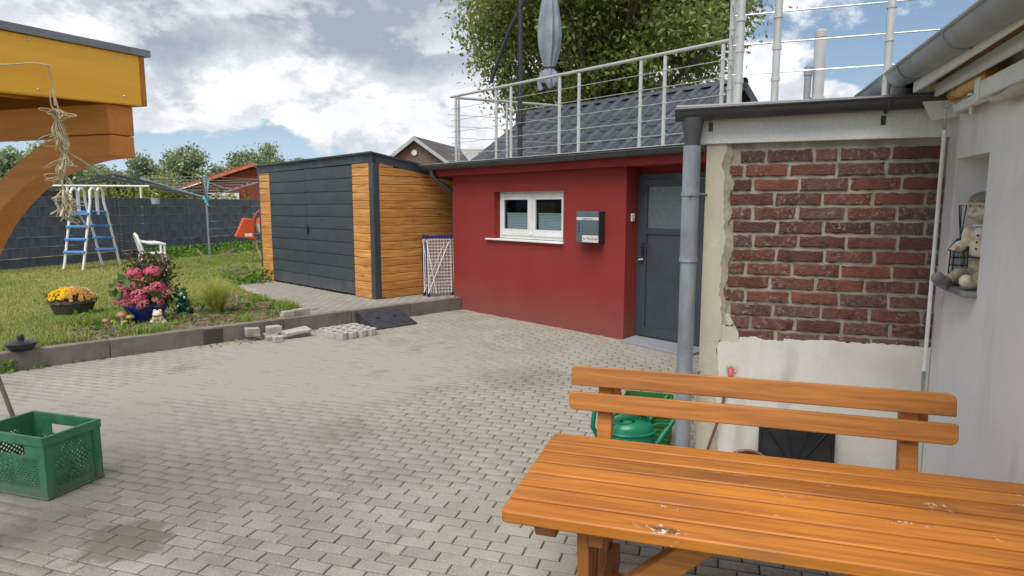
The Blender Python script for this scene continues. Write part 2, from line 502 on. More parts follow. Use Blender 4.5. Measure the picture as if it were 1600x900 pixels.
MAT['tile'] = simple('glazed_roof_tile', S(80, 85, 93), S(64, 68, 75), 5, .17, .04, 40, 0, .12, 1.0, .05, .35, .65, None, .05)
MAT['anthracite'] = simple('anthracite_metal', S(64, 72, 78), S(56, 63, 69), 2.5, .5, .06, 90, 0, .03, .4)
MAT['anthracite_dirty'] = None
def dirty_anth():
    m, nt, b = newmat('anthracite_door_panel')
    v = coords(nt); w_ = N(nt, 'NewGeometry').outputs['Position']
    z = N(nt, 'SeparateXYZ', {0: w_}).outputs[2]
    col = MX(nt, RNG(nt, NOI(nt, v, 3, 5), .35, .7), S(64, 72, 78), S(57, 64, 70))
    sp = M2(nt, 'MULTIPLY', RNG(nt, M2(nt, 'ADD', z, M2(nt, 'MULTIPLY', NOI(nt, VM(nt, 'MULTIPLY', w_, (6, 6, 1)), 2, 5), .3)), .75, .30), RNG(nt, NOI(nt, VM(nt, 'MULTIPLY', w_, (30, 30, 6)), 2, 5, .7), .35, .7))
    col = MX(nt, M2(nt, 'MULTIPLY', sp, .8), col, S(116, 114, 110))
    finish(nt, b, col, .5, NOI(nt, v, 120, 3), .08, .003, 0, .4)
    return m
MAT['anthracite_dirty'] = dirty_anth()
MAT['dark_gutter'] = simple('dark_gutter', S(62, 63, 66), S(74, 75, 78), 3, .42, .1, 60, 0, 0, .5)
MAT['zinc'] = simple('weathered_zinc', S(148, 155, 161), S(118, 126, 133), 6, .5, .10, 35, .15, .04, .5, .06, .35, .65, (1, 1, .35))
MAT['zinc_gutter'] = simple('zinc_gutter_sheet', S(158, 166, 170), S(142, 150, 155), 3, .5, .05, 35, .15, 0, .5, .03)
MAT['steel'] = simple('brushed_steel', S(206, 204, 198), S(190, 189, 184), 4, .34, 0, 90, .55, .02, .5, 0)
MAT['white'] = simple('white_plastic', S(232, 232, 230), S(216, 216, 213), 3, .4, .05, 60, 0, .02)
MAT['white_paint'] = simple('white_lacquer', S(226, 226, 225), S(212, 212, 212), 2, .45, .06, 60)
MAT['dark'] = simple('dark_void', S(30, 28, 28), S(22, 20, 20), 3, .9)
MAT['black'] = simple('black_plastic', S(30, 31, 34), S(40, 41, 45), 5, .38, .1, 60)
MAT['wood_table'] = wood('table_wood', S(196, 122, 44), S(138, 78, 28), 0, .48, 1.0, 1.0, .2, 1.3, (.045, .024, .012, 1), .65, 2)
MAT['wood_bench'] = wood('bench_wood', S(188, 122, 56), S(144, 88, 40), 0, .55, .35, 0, .06, 1.0, (.10, .045, .018, 1), .8, 1)
MAT['wood_leg'] = wood('leg_wood', S(164, 102, 54), S(130, 76, 40), 2, .5, .3, 0, .08)
MAT['wood_carport'] = wood('carport_wood', S(250, 186, 56), S(236, 160, 42), 1, .5, .6, 0, .04, .8, (.20, .08, .014, 1), .4, 0)
MAT['wood_beam'] = wood('carport_beam_wood', S(214, 138, 62), S(186, 112, 46), 0, .5, .3, 0, .05, 1, (.10, .04, .012, 1), .4)
MAT['wood_clad'] = wood('cladding_wood_print', S(224, 164, 92), S(170, 110, 52), 0, .40, .9, 0, .09, 1.5, (.14, .06, .02, 1), .95)
MAT['raw_wood'] = wood('raw_wood', S(190, 150, 100), S(160, 118, 74), 1, .7, .4)
MAT['terrazzo'] = simple('speckled_granite', S(150, 152, 158), S(128, 130, 136), 130, .6, .1, 200, 0, 0, .4, .25, .42, .58)
MAT['strip'] = simple('fence_strip', S(82, 90, 106), S(68, 75, 90), 7, .5, .05, 60, 0, .12, .4, .05, .35, .65, (2.0, 1, .3))
MAT['teal'] = simple('teal_plastic', S(92, 190, 200), S(74, 168, 180), 3, .45)
MAT['pool_blue'] = simple('pool_blue_plastic', S(88, 152, 214), S(76, 138, 200), 3, .45)
MAT['alu'] = simple('aluminium', S(176, 180, 184), S(150, 155, 160), 5, .4, .05, 60, .6)
MAT['orange'] = simple('orange_paint', S(226, 96, 40), S(196, 74, 32), 4, .5, .1, 40)
MAT['crate'] = simple('green_crate_plastic', S(70, 134, 98), S(60, 118, 86), 5, .5, .08, 60, 0, 0, .4)
def crate_mat():
    m, nt, b = newmat('dusty_green_crate')
    v = N(nt, 'TexCoord').outputs['Object']; z = N(nt, 'SeparateXYZ', {0: v}).outputs[2]
    n = NOI(nt, v, 9, 6, .65); f = NOI(nt, v, 60, 4, .7)
    col = MX(nt, RNG(nt, n, .35, .68), S(70, 134, 98), S(58, 114, 84))
    col = MX(nt, M2(nt, 'MULTIPLY', RNG(nt, M2(nt, 'ADD', z, M2(nt, 'MULTIPLY', n, .12)), .22, .05), .55), col, S(112, 110, 96))
    col = MX(nt, RNG(nt, f, .60, .72, 0, .4), col, S(128, 160, 138))
    finish(nt, b, col, .55, f, .1, .003, 0, .35)
    return m
MAT['crate'] = crate_mat()
MAT['can'] = simple('green_can_plastic', S(24, 118, 86), S(18, 104, 74), 4, .35, .05, 60, 0, .06)
MAT['leaf_green_box'] = simple('grass_green_plastic', S(54, 116, 56), S(44, 100, 46), 4, .45)
MAT['rubber'] = simple('black_rubber', S(46, 50, 56), S(56, 60, 66), 9, .6, .5, 90)
MAT['stone'] = simple('concrete_block', S(164, 158, 148), S(138, 131, 121), 9, .92, .7, 90, 0, .1, .2, .16)
MAT['pale_block'] = simple('pale_concrete_block', S(180, 177, 169), S(158, 154, 146), 9, .92, .6, 90, 0, .05, .2, .14)
MAT['navy'] = simple('navy_plastic', S(32, 40, 112), S(26, 32, 92), 5, .4)
MAT['blue_glaze'] = simple('blue_glaze', S(22, 56, 140), S(16, 42, 112), 4, .22, .05, 30, 0, 0, .6)
MAT['clay_grey'] = simple('dark_grey_planter', S(84, 78, 72), S(70, 64, 58), 8, .8, .3, 60)
MAT['frog_green'] = simple('green_glazed_frog', S(22, 84, 58), S(16, 60, 42), 7, .25, .1, 50, 0, 0, .6)
MAT['cream_stone'] = simple('cream_stoneware', S(216, 204, 178), S(190, 174, 146), 12, .7, .3, 70)
MAT['brown_cap'] = simple('brown_mushroom_cap', S(164, 112, 84), S(136, 88, 64), 9, .5, .2, 60)
MAT['yellow_green'] = simple('yellow_green_glaze', S(152, 138, 56), S(116, 112, 48), 10, .5, .2, 60)
MAT['twine'] = simple('hemp_twine', S(214, 200, 170), S(184, 166, 134), 30, .9, .6, 220)
MAT['parasol'] = simple('grey_parasol_cloth', S(142, 149, 160), S(126, 133, 144), 4, .85, .3, 120)
MAT['dark_pole'] = simple('dark_grey_pole', S(52, 56, 62), S(44, 48, 54), 5, .45)
MAT['cream_wall'] = plaster('cream_gable_render', S(206, 198, 178), S(196, 188, 168), S(184, 176, 158), 2, .2)
MAT['far_brick'] = simple('far_red_brick', S(140, 76, 62), S(120, 62, 52), 9, .9, .2, 30, 0, 0, .2, .15)
MAT['far_tile'] = simple('far_orange_tile', S(200, 126, 96), S(176, 104, 80), 5, .8, .2, 20, 0, .06, .2, .15)
MAT['far_dark_tile'] = simple('far_dark_tile', S(96, 90, 88), S(82, 77, 76), 5, .8, .2, 20, 0, .05, .2, .12)
MAT['far_brown_brick'] = simple('far_brown_brick', S(132, 108, 98), S(112, 90, 82), 14, .9, .2, 30, 0, 0, .2, .15)
MAT['fibre_cement'] = simple('corrugated_fibre_cement', S(166, 166, 160), S(146, 147, 142), 3, .9, .2, 30)
MAT['soil'] = simple('dry_soil', S(132, 116, 98), S(96, 80, 64), 6, .97, 1.0, 40, 0, 0, .15, .2)
MAT['lawn_base'] = simple('lawn_soil', S(136, 138, 82), S(176, 162, 112), 1.1, .97, .8, 40, 0, 0, .15, .2)
MAT['far_ground'] = simple('meadow', S(92, 112, 54), S(120, 128, 72), .08, .97, .3, 3, 0, 0, .15, .15)
MAT['bark'] = simple('bark', S(112, 100, 86), S(78, 68, 58), 9, .9, .9, 40, 0, 0, .2, .2, .35, .65, (1, 1, .3))
MAT['hose'] = simple('brown_hose', S(120, 78, 72), S(104, 66, 62), 8, .5)
MAT['skin_stone'] = simple('painted_stoneware', S(214, 196, 180), S(196, 178, 162), 9, .6, .15, 60)
MAT['shoe_grey'] = simple('grey_stoneware', S(124, 118, 122), S(104, 100, 104), 9, .6, .2, 60)
MAT['leaf_tree'] = foliage('walnut_leaf', S(112, 130, 66), S(154, 164, 98), S(178, 166, 98), .46, .42)
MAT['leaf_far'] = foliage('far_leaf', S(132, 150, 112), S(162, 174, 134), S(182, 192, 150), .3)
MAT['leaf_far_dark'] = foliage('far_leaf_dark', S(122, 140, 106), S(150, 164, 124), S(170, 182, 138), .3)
MAT['leaf_yellow'] = foliage('yellow_leaf', S(112, 122, 50), S(150, 152, 62), S(178, 168, 72), .35)
MAT['grass'] = foliage('grass_blade', S(106, 136, 54), S(150, 170, 80), S(196, 184, 126), .45, .6)
MAT['grass_dry'] = foliage('dry_grass_blade', S(182, 168, 112), S(150, 156, 86), S(206, 192, 142), .35, .7)
MAT['weed'] = foliage('weed_leaf', S(80, 120, 40), S(110, 150, 56), S(140, 160, 70), .35)
MAT['shrub'] = foliage('dark_shrub_leaf', S(66, 62, 44), S(92, 84, 56), S(112, 72, 56), .25)
MAT['hyd_leaf'] = foliage('hydrangea_leaf', S(58, 86, 38), S(84, 110, 50), S(190, 190, 140), .25)
MAT['pink'] = foliage('pink_petal', S(204, 70, 110), S(222, 118, 146), S(206, 160, 140), .3)
MAT['pink_faded'] = foliage('faded_petal', S(176, 84, 96), S(206, 128, 132), S(214, 180, 150), .3)
MAT['yellow'] = foliage('yellow_petal', S(250, 206, 10), S(252, 220, 40), S(240, 180, 10), .3)
MAT['peach'] = foliage('peach_petal', S(226, 166, 78), S(236, 190, 110), S(206, 128, 60), .3)
MAT['ivory'] = foliage('ivory_petal', S(240, 232, 204), S(246, 240, 220), S(230, 214, 170), .3)
MAT['fountain'] = foliage('fountain_grass_blade', S(156, 174, 76), S(186, 194, 102), S(206, 190, 124), .45, .6)
MAT['plume'] = foliage('grass_plume', S(196, 178, 158), S(176, 152, 132), S(214, 200, 182), .4, .8)
def glass_mat(name, tint, rough=.03, tr=.35):
    m, nt, b = newmat(name)
    finish(nt, b, tint, rough, None, spec=.6)
    t = N(nt, 'BsdfTransparent', {'Color': (.8, .85, .85, 1)})
    mx = N(nt, 'MixShader', {0: tr, 1: b.outputs[0], 2: t.outputs[0]})
    nt.links.new(mx.outputs[0], nt.nodes['Material Output'].inputs[0])
    return m
MAT['glass'] = glass_mat('window_glass', (.012, .014, .016, 1), .03, .9)
MAT['frosted'] = simple('frosted_glass', S(96, 108, 110), S(88, 100, 103), 40, .3, .4, 60, 0, 0, .6)
MAT['bottle'] = glass_mat('bottle_glass', (.25, .32, .30, 1), .08, .5)
# ------------------------------------------------------------------ ground, yard, kerb, lawn
LZ = 0.20                                   # lawn level above the yard
g = MB(); g.add([(-400, -60, -.06), (400, -60, -.06), (400, 700, -.06), (-400, 700, -.06)], [(0, 1, 2, 3)])
tag(g.build('ground', MAT['far_ground']), kind='structure')

KX = -3.27                                  # kerb front face in the house frame
def in_yard(X, Y, m=0.0):
    hx, hy = fl(HO, HRZ, X, Y)
    bx, by = fl(BO, BRZ, X, Y)
    if hx < KX + m or hy > -m: return False
    if bx > -m and by > -m: return False
    if bx > 1.29 - m: return False
    return True
def sand(X, Y):
    """depth of joint sand over the paving: drifts with bare joints between"""
    v = .55 * mnoise.noise((X * .55 + 3.1, Y * .55, 1.7)) + .40 * mnoise.noise((X * 1.7, Y * 1.7, 4.2)) + .22 * mnoise.noise((X * 5.1, Y * 5.1, 9.2))
    for cx, cy, r_, k in ((-1.6, 6.3, 1.9, .50), (-3.6, 5.4, 1.9, .42), (-1.2, 8.2, 1.2, .4), (-.6, 6.9, 1.0, .25), (-1.9, 4.2, .9, .12), (-2.6, 3.0, .7, .15),
                          (-.3, 3.9, 1.0, -.30), (.3, 5.4, 1.0, -.35), (-.6, 3.0, .7, -.35), (1.0, 6.2, .8, -.4), (0.2, 2.4, 1.2, -.3), (-1.0, 3.4, .5, -.2)):
        q = ((X - cx) ** 2 + (Y - cy) ** 2) / (r_ * r_)
        v += k * math.exp(-q)
    return v
yard = thing('yard_paving', None, None, kind='structure')
# joint sand sheet
x0, x1, y0, y1, st = -6.5, 3.2, 1.0, 11.2, .03
nx, ny = int((x1 - x0) / st), int((y1 - y0) / st)
V, F = [], []
for j in range(ny + 1):
    for i in range(nx + 1):
        X, Y = x0 + i * st, y0 + j * st
        s_ = sand(X, Y)
        z = -.0065 + .0085 * max(-.6, min(1.0, s_ * 1.5)) + .0012 * mnoise.noise((X * 23, Y * 23, 0))
        zs = -.0006 + .0010 * mnoise.noise((X * 9, Y * 9, 5))
        zs += min(.0024, max(0, s_ - .22) * .0048 * max(0, .45 + 1.1 * mnoise.noise((X * 6.3, Y * 6.3, 8)) + .7 * mnoise.noise((X * 17, Y * 17, 3))))
        V.append((X, Y, min(z, zs)))
for j in range(ny):
    for i in range(nx):
        a = j * (nx + 1) + i
        F.append((a, a + 1, a + nx + 2, a + nx + 1))
tag(link('joint_sand', fastmesh('joint_sand', V, F, MAT['joint'], True), yard), kind='stuff')
# pavers, 20 x 10 cm in running bond, laid along the garden-furniture direction
PL, PW, JT = .186, .086, .0075
def paver_geo(l, w_, h=.06, e=.004):
    a, b = l / 2, w_ / 2
    vs_ = [(-a, -b, -h), (a, -b, -h), (a, b, -h), (-a, b, -h), (-a, -b, -e), (a, -b, -e), (a, b, -e), (-a, b, -e),
           (-a + e, -b + e, 0), (a - e, -b + e, 0), (a - e, b - e, 0), (-a + e, b - e, 0)]
    fs = [(8, 9, 10, 11)]
    for i in range(4):
        j = (i + 1) % 4
        fs += [(i, j, 4 + j, 4 + i), (4 + i, 4 + j, 8 + j, 8 + i)]
    return vs_, fs
pm = MB(); pm.add(*paver_geo(PL - JT, PW - JT)); paver_me = pm.mesh('paver', MAT['paver'], smooth=False)
spots = []
for r_ in range(-6, 140):
    for c_ in range(-48, 40):
        u = (c_ + (.5 if r_ % 2 else 0) + .08 * math.sin(r_ * 1.7)) * PL
        v = 1.15 + r_ * PW
        P = TW(u, v)
        if not (-6.4 < P.x < 3.1 and 1.1 < P.y < 11.1) or abs(P.x) > P.y * .86 + 1.0: continue
        if not in_yard(P.x, P.y, -.06): continue
        vis = abs(P.x) < P.y * .80 and P.y > 2.65
        spots.append((P, vis))
def key(t):
    P, vis = t
    hidden = fl((0, 0), TRZ, P.x, P.y)
    under = hidden[0] > -.35 and hidden[1] < 3.1
    return (not vis or under, P.y)
spots.sort(key=key)
stuff_v, stuff_f = [], []
for k, (P, vis) in enumerate(spots):
    dz_ = rng.uniform(-.0022, .0012); tx, ty = rng.uniform(-.008, .008), rng.uniform(-.014, .014)
    if k < 300:
        link('paver', paver_me, yard, (P.x, P.y, dz_), (ty * .5, tx * .5, R(TRZ + rng.uniform(-1.1, 1.1))))
    else:
        vs_, fs = paver_geo(PL - JT - rng.uniform(0, .002), PW - JT - rng.uniform(0, .002))
        c, s_ = math.cos(R(TRZ)), math.sin(R(TRZ)); o = len(stuff_v)
        stuff_v += [(P.x + c * x - s_ * y, P.y + s_ * x + c * y, z + dz_ + tx * x + ty * y) for x, y, z in vs_]
        stuff_f += [[i + o for i in f] for f in fs]
pf = fastmesh('paver_field', stuff_v, stuff_f, paver_mat('paver_field_concrete'))
tag(link('paver_field', pf, yard), kind='stuff')

# kerb of concrete edging stones
kerb = thing('kerb', None, None, HW(0, 0), HRZ, kind='structure')
ys = [0.0]
while ys[-1] > -9: ys.append(ys[-1] - 1.0)
for i in range(len(ys) - 1):
    a, b = ys[i + 1] + .004, ys[i] - .004
    if i == 0: b = -.004
    k = MB(); j = rng.uniform(-.004, .004)
    k.box(KX - .13 + j, KX + j, a, b, -.05, .205 + rng.uniform(-.003, .003))
    k.build('kerb_stone', MAT['kerb'], kerb, origin=(KX, (a + b) / 2, 0), bevel=.008)
tar = MB(); tar.box(KX - .02, KX + .006, -4.02, -3.78, .0, .19)
tar.build('tar_patch', simple('tar_stain', S(62, 58, 54), S(74, 70, 65), 6, .9), kerb, bevel=.02)

# lawn sheet (gently uneven) and the bare soil bed
def bed(X, Y):
    """1 in the planted soil bed beside the kerb, 0 on the grass"""
    hx, hy = fl(HO, HRZ, X, Y)
    v = 0
    for cx, cy, rx, ry in ((-3.95, -4.4, .75, 1.1), (-4.4, -3.6, 1.0, .9), (-4.1, -2.7, .8, .9), (-5.4, -2.7, 1.1, .45)):
        v = max(v, 1 - math.hypot((hx - cx) / rx, (hy - cy) / ry))
    return max(0, min(1, v * 3.0 + .35 * mnoise.noise((X * 2.3, Y * 2.3, 3))))
def dry(X, Y):
    return max(0, min(1, .80 + 1.7 * mnoise.noise((X * .33 + 2, Y * .33, 7)) + .5 * mnoise.noise((X * 1.1, Y * 1.1, 5)) + (.8 * math.exp(-((X + 7.4) ** 2 + (Y - 11.6) ** 2) / 3.5))))
st = .14
V, F, FM = [], [], []
nx, ny = 150, 170
hx0, hy0 = KX - .125 - nx * st, -8.0
for j in range(ny + 1):
    for i in range(nx + 1):
        hx, hy = hx0 + i * st, hy0 + j * st
        P = HW(hx, hy)
        z = LZ - .022 + .012 * mnoise.noise((P.x * .9, P.y * .9, 0)) + (.016 * bed(P.x, P.y)) + .006 * mnoise.noise((P.x * 5, P.y * 5, 2))
        V.append((P.x, P.y, z))
for j in range(ny):
    for i in range(nx):
        a = j * (nx + 1) + i
        F.append((a, a + 1, a + nx + 2, a + nx + 1))
        cx = sum(V[q][0] for q in F[-1]) / 4; cy = sum(V[q][1] for q in F[-1]) / 4
        FM.append(1 if bed(cx, cy) > .45 else 0)
me = fastmesh('lawn', V, F, [MAT['lawn_base'], MAT['soil']], True)
me.polygons.foreach_set('material_index', FM)
tag(link('lawn', me), kind='structure')
# paved pad in front of the shed
pad_world = [(-5.35, 12.6), (-5.1, 11.85), (-3.86, 10.06), (-2.97, 8.93)]
pad_h = [fl(HO, HRZ, *p) for p in pad_world]
pad_poly = pad_h + [(KX - .131, pad_h[-1][1] - .12), (KX - .131, -.002), (-3.49, .002), (-3.49, 2.4), (-9.6, 2.4)]
pad = thing('shed_pad', None, None, HW(0, 0), HRZ, kind='structure')
pb_ = MB(); pb_.prism(pad_poly, 'z', .10, LZ - .008); pb_.build('pad_bed', simple('pad_sand', S(176, 168, 152), S(140, 132, 116), 3, .95, .3, 60), pad)
def inpoly(x, y, poly):
    c = False
    for i in range(len(poly)):
        (x1_, y1_), (x2_, y2_) = poly[i], poly[i - 1]
        if (y1_ > y) != (y2_ > y) and x < (x2_ - x1_) * (y - y1_) / (y2_ - y1_) + x1_: c = not c
    return c
sv, sf = [], []
for r_ in range(-30, 60):
    for c_ in range(-60, 20):
        x = KX - .22 - r_ * .104 + 0; y = (c_ + (.5 if r_ % 2 else 0)) * .204
        if r_ < 0 or not all(inpoly(x + ax, y + ay, pad_poly) for ax in (-.05, .05) for ay in (-.1, .1)): continue
        if x < -9.5 or y > .3 and x > -3.6: continue
        vs_, fs = paver_geo(.096, .196); o = len(sv); dz_ = rng.uniform(-.003, .003)
        sv += [(x + a, y + b, c + LZ - .003 + dz_) for a, b, c in vs_]; sf += [[i + o for i in f] for f in fs]
tag(link('pad_pavers', fastmesh('pad_pavers', sv, sf, paver_mat('pad_paver_concrete')), pad), kind='stuff')

# grass blades, soil clods, weeds
def blades(name, pts, h, wd, mats, segs=2, lean=.5, kind='stuff', parent=None, hv=.5):
    n = len(pts); P = np.array(pts, dtype=np.float32)
    az = nr.uniform(0, 2 * PI, n); hh = (h if np.ndim(h) else np.full(n, h)) * (1 + hv * nr.uniform(-1, 1, n)); le = lean * nr.uniform(.15, 1.3, n)
    ww = wd * nr.uniform(.6, 1.4, n); fx, fy = np.cos(az), np.sin(az); sx, sy = -fy, fx
    V = np.zeros((n, 5, 3), np.float32)
    for k, (t, wk) in enumerate(((0, 1), (0, -1), (.55, .8), (.55, -.8), (1, 0))):
        off = le * hh * t * t
        V[:, k, 0] = P[:, 0] + fx * off + sx * ww * wk * .5
        V[:, k, 1] = P[:, 1] + fy * off + sy * ww * wk * .5
        V[:, k, 2] = P[:, 2] + hh * t * (1 - .25 * le * t)
    b = (np.arange(n) * 5)[:, None]
    F = np.concatenate([b + np.array([[0, 1, 3]]), b + np.array([[0, 3, 2]]), b + np.array([[2, 3, 4]])])
    o = link(name, fastmesh(name, V.reshape(-1, 3), F, mats, True), parent)
    return tag(o, kind=kind)
shed_poly = [tuple(fw(SO, SRZ, x, y)[:2]) for x, y in ((.05, -.05), (.05, 2.2), (-4.2, 2.2), (-4.2, -.05))]
pad_w = [tuple(HW(*p)[:2]) for p in pad_poly]
FA, FB = Vector((-12.6, 12.2, 0)), Vector((-9.05, 24.1, 0))
FD = (FB - FA).normalized(); FN = Vector((FD.y, -FD.x, 0))
gp, gh, dp, dh = [], [], [], []
tries = 0
while len(gp) < 74000 and tries < 500000:
    tries += 1
    d_ = 5.0 + 18 * rng.random() ** 1.55
    a = R(rng.uniform(-46, -19))
    X, Y = d_ * math.sin(a), d_ * math.cos(a)
    hx, hy = fl(HO, HRZ, X, Y)
    if hx > KX - .15: continue
    if (Vector((X, Y, 0)) - FA).dot(FN) < .05: continue
    if inpoly(X, Y, pad_w) or inpoly(X, Y, shed_poly): continue
    b_ = bed(X, Y)
    if b_ > .30 and rng.random() > .045: continue
    nf = (Vector((X, Y, 0)) - FA).dot(FN)
    q = dry(X, Y)
    tall = 1.0 + .9 * max(0, 1 - nf / .5) + .9 * max(0, mnoise.noise((X * 1.3, Y * 1.3, 21)))
    if hx > KX - 1.6 and hy < -4.4: tall *= 1.7
    if rng.random() < q * .4: continue
    h_ = .066 * tall * (1 - .35 * q)
    if rng.random() < q * .75: dp.append((X, Y, LZ - .02)); dh.append(h_ * .8)
    else: gp.append((X, Y, LZ - .02)); gh.append(h_)
o = blades('grass', gp, np.array(gh), .011, MAT['grass'], lean=.8)
o = blades('dry_grass', dp, np.array(dh), .009, MAT['grass_dry'], lean=1.0)
# clods of soil in the bed
cv, cf = [], []
cnt = 0
while cnt < 2600:
    hx, hy = rng.uniform(-6.6, KX - .14), rng.uniform(-5.8, -1.4)
    P = HW(hx, hy)
    if bed(P.x, P.y) < .3 or inpoly(P.x, P.y, pad_w): continue
    cnt += 1
    r_ = .006 + .022 * rng.random() ** 3
    o = len(cv)
    for ax in ((1, 0, 0), (0, 1, 0), (-1, 0, 0), (0, -1, 0), (0, 0, .8), (0, 0, -.6)):
        cv.append((P.x + r_ * ax[0] * rng.uniform(.6, 1.3), P.y + r_ * ax[1] * rng.uniform(.6, 1.3), LZ - .004 + r_ * ax[2] * rng.uniform(.5, 1.2)))
    for i in range(4):
        cf.append((o + i, o + (i + 1) % 4, o + 4)); cf.append((o + (i + 1) % 4, o + i, o + 5))
tag(link('soil_clods', fastmesh('soil_clods', cv, cf, MAT['soil'])), kind='stuff')
def leafcloud(name, pts, size, mats, parent=None, droop=.3, kind=None, aspect=.55, loc=(0, 0, 0)):
    """one folded leaf (two quads) per point"""
    P = np.asarray(pts, np.float32); n = len(P)
    ax = nr.normal(size=(n, 3)); ax[:, 2] -= droop * 1.5; ax /= np.linalg.norm(ax, axis=1)[:, None]
    t = nr.normal(size=(n, 3)); sd = np.cross(ax, t); sd /= np.linalg.norm(sd, axis=1)[:, None]
    nm = np.cross(sd, ax)
    s_ = (size * nr.uniform(.6, 1.35, n))[:, None]
    wv = s_ * aspect * .5
    up = nm * s_ * .12
    b0 = P; tip = P + ax * s_; m_ = P + ax * s_ * .5
    L, Rr = m_ + sd * wv + up, m_ - sd * wv + up
    V = np.stack([b0, Rr, tip, L], 1)
    b = (np.arange(n) * 4)[:, None]
    F = np.concatenate([b + np.array([[0, 1, 2]]), b + np.array([[0, 2, 3]])])
    return tag(link(name, fastmesh(name, V.reshape(-1, 3), F, mats), parent, loc), kind=kind)
# weeds along the back fence and against the shed
wp = []
for k in range(80):
    t = rng.uniform(6.2, 11.6); off = abs(rng.gauss(0, .7)) + .1
    c = FA + FD * t + FN * off
    hgt = rng.uniform(.1, .32)
    for q in range(60):
        wp.append((c.x + rng.gauss(0, .13), c.y + rng.gauss(0, .13), LZ - .02 + hgt * rng.random()))
for cx, cy in ((-5.25, 12.35), (-5.05, 12.55), (-5.45, 12.75), (-5.7, 13.2)):
    for q in range(160):
        wp.append((cx + rng.gauss(0, .16), cy + rng.gauss(0, .16), LZ + .24 * rng.random() ** 1.5))
for q in range(500):
    hx, hy = rng.uniform(-5.6, KX - .2), rng.uniform(-5.2, -1.6)
    P = HW(hx, hy)
    if not inpoly(P.x, P.y, pad_w): wp.append((P.x, P.y, LZ + .03 * rng.random()))
tag(leafcloud('weeds', wp, .085, MAT['weed'], droop=-.2), kind='stuff')
def tuft(n_, c, r_, h):
    return [(c[0] + rng.gauss(0, r_), c[1] + rng.gauss(0, r_), c[2]) for _ in range(n_)]
tp = []
for wx_, wy_ in ((-3.52, 9.62), (-3.35, 9.4), (-3.25, 9.28), (-4.05, 10.15), (-4.0, 10.05)):
    tp += tuft(160, (wx_, wy_, LZ - .02), .07, .09)
for hx, hy in ((-3.5, -4.7), (-3.48, -4.55), (-3.55, -4.4), (-3.5, -3.4)):
    P = HW(hx, hy); tp += tuft(120, (P.x, P.y, LZ - .02), .07, .09)
blades('grass_tufts', tp, .11, .010, MAT['grass'], lean=.9)
# little weeds and leaf litter at the foot of the kerb
lp = []
for k in range(26):
    hy = rng.uniform(-6.2, -.2)
    P = HW(KX + .015 + abs(rng.gauss(0, .012)), hy)
    for q in range(rng.choice((3, 5, 9))):
        lp.append((P.x + rng.gauss(0, .02), P.y + rng.gauss(0, .02), .004 + .035 * rng.random()))
tag(leafcloud('kerb_weeds', lp, .035, MAT['weed'], droop=-.1), kind='stuff')
sd = thing('seedling', 'small bright green seedling growing at the foot of the kerb', 'weed', HW(KX + .03, -5.92, 0), 0)
leafcloud('leaves', [(rng.gauss(0, .022), rng.gauss(0, .022), rng.uniform(.03, .11)) for _ in range(26)], .055, MAT['weed'], sd, droop=-.1)
MB().tube([(0, 0, 0), (.004, 0, .05), (0, .004, .1)], .003, 5).build('stem', MAT['weed'], sd)

# ------------------------------------------------------------------ trees
def clump_points(n, centre, rad, nclump, spread, seed, shell=.55):
    r_ = random.Random(seed); cs = []
    while len(cs) < nclump:
        v = Vector((r_.gauss(0, 1), r_.gauss(0, 1), r_.gauss(0, 1))).normalized() * (r_.uniform(shell ** 3, 1) ** (1 / 3.0))
        cs.append(Vector((centre[0] + v.x * rad[0], centre[1] + v.y * rad[1], centre[2] + v.z * rad[2])))
    wts = [r_.uniform(.4, 1.4) for _ in cs]
    idx = r_.choices(range(nclump), wts, k=n)
    return cs, [(cs[i].x + r_.gauss(0, spread), cs[i].y + r_.gauss(0, spread), cs[i].z + r_.gauss(0, spread * .75)) for i in idx]
def tree(label, loc, h, tr, centre, rad, n, leaf, mat, seed, nclump=40, spread=.5, group=None, limbs=8, shell=.5, droop=.3):
    t = thing('tree', label, 'tree', loc, 0, group)
    cs, pts = clump_points(n, centre, rad, nclump, spread, seed, shell)
    leafcloud('crown', pts, leaf, mat, t, droop, kind='stuff')
    m_ = MB(); top = Vector((centre[0] * .6, centre[1] * .6, centre[2]))
    m_.tube([(0, 0, -.2), (0, 0, h * .25), (top.x * .6, top.y * .6, centre[2] - rad[2] * .4), tuple(top)], [tr * 1.2, tr, tr * .75, tr * .35], 9)
    r_ = random.Random(seed + 1)
    for k in range(limbs):
        c = cs[k * max(1, len(cs) // limbs) % len(cs)]
        b = Vector((0, 0, h * .28)).lerp(top, r_.uniform(.1, .8))
        mid = b.lerp(c, .5) + Vector((r_.uniform(-.2, .2), r_.uniform(-.2, .2), r_.uniform(.05, .4)))
        m_.tube([b, b.lerp(mid, .5) + Vector((0, 0, .1)), mid, c], [tr * .45, tr * .36, tr * .24, tr * .06], 6, False)
        for q in range(2):
            e = c + Vector((r_.gauss(0, spread), r_.gauss(0, spread), r_.gauss(0, spread)))
            m_.tube([mid, mid.lerp(e, .5) + Vector((0, 0, .08)), e], [tr * .2, tr * .12, tr * .03], 5, False)
    m_.build('trunk', MAT['bark'], t)
    return t
tree('large spreading walnut tree with drooping leaves rising behind the dark tiled roof', (2.15, 16.6, 0), 3.4, .26, (0, 0, 6.9), (3.3, 3.0, 3.45), 95000, .125, MAT['leaf_tree'], 5, 170, .36, None, 60, .15, .45)
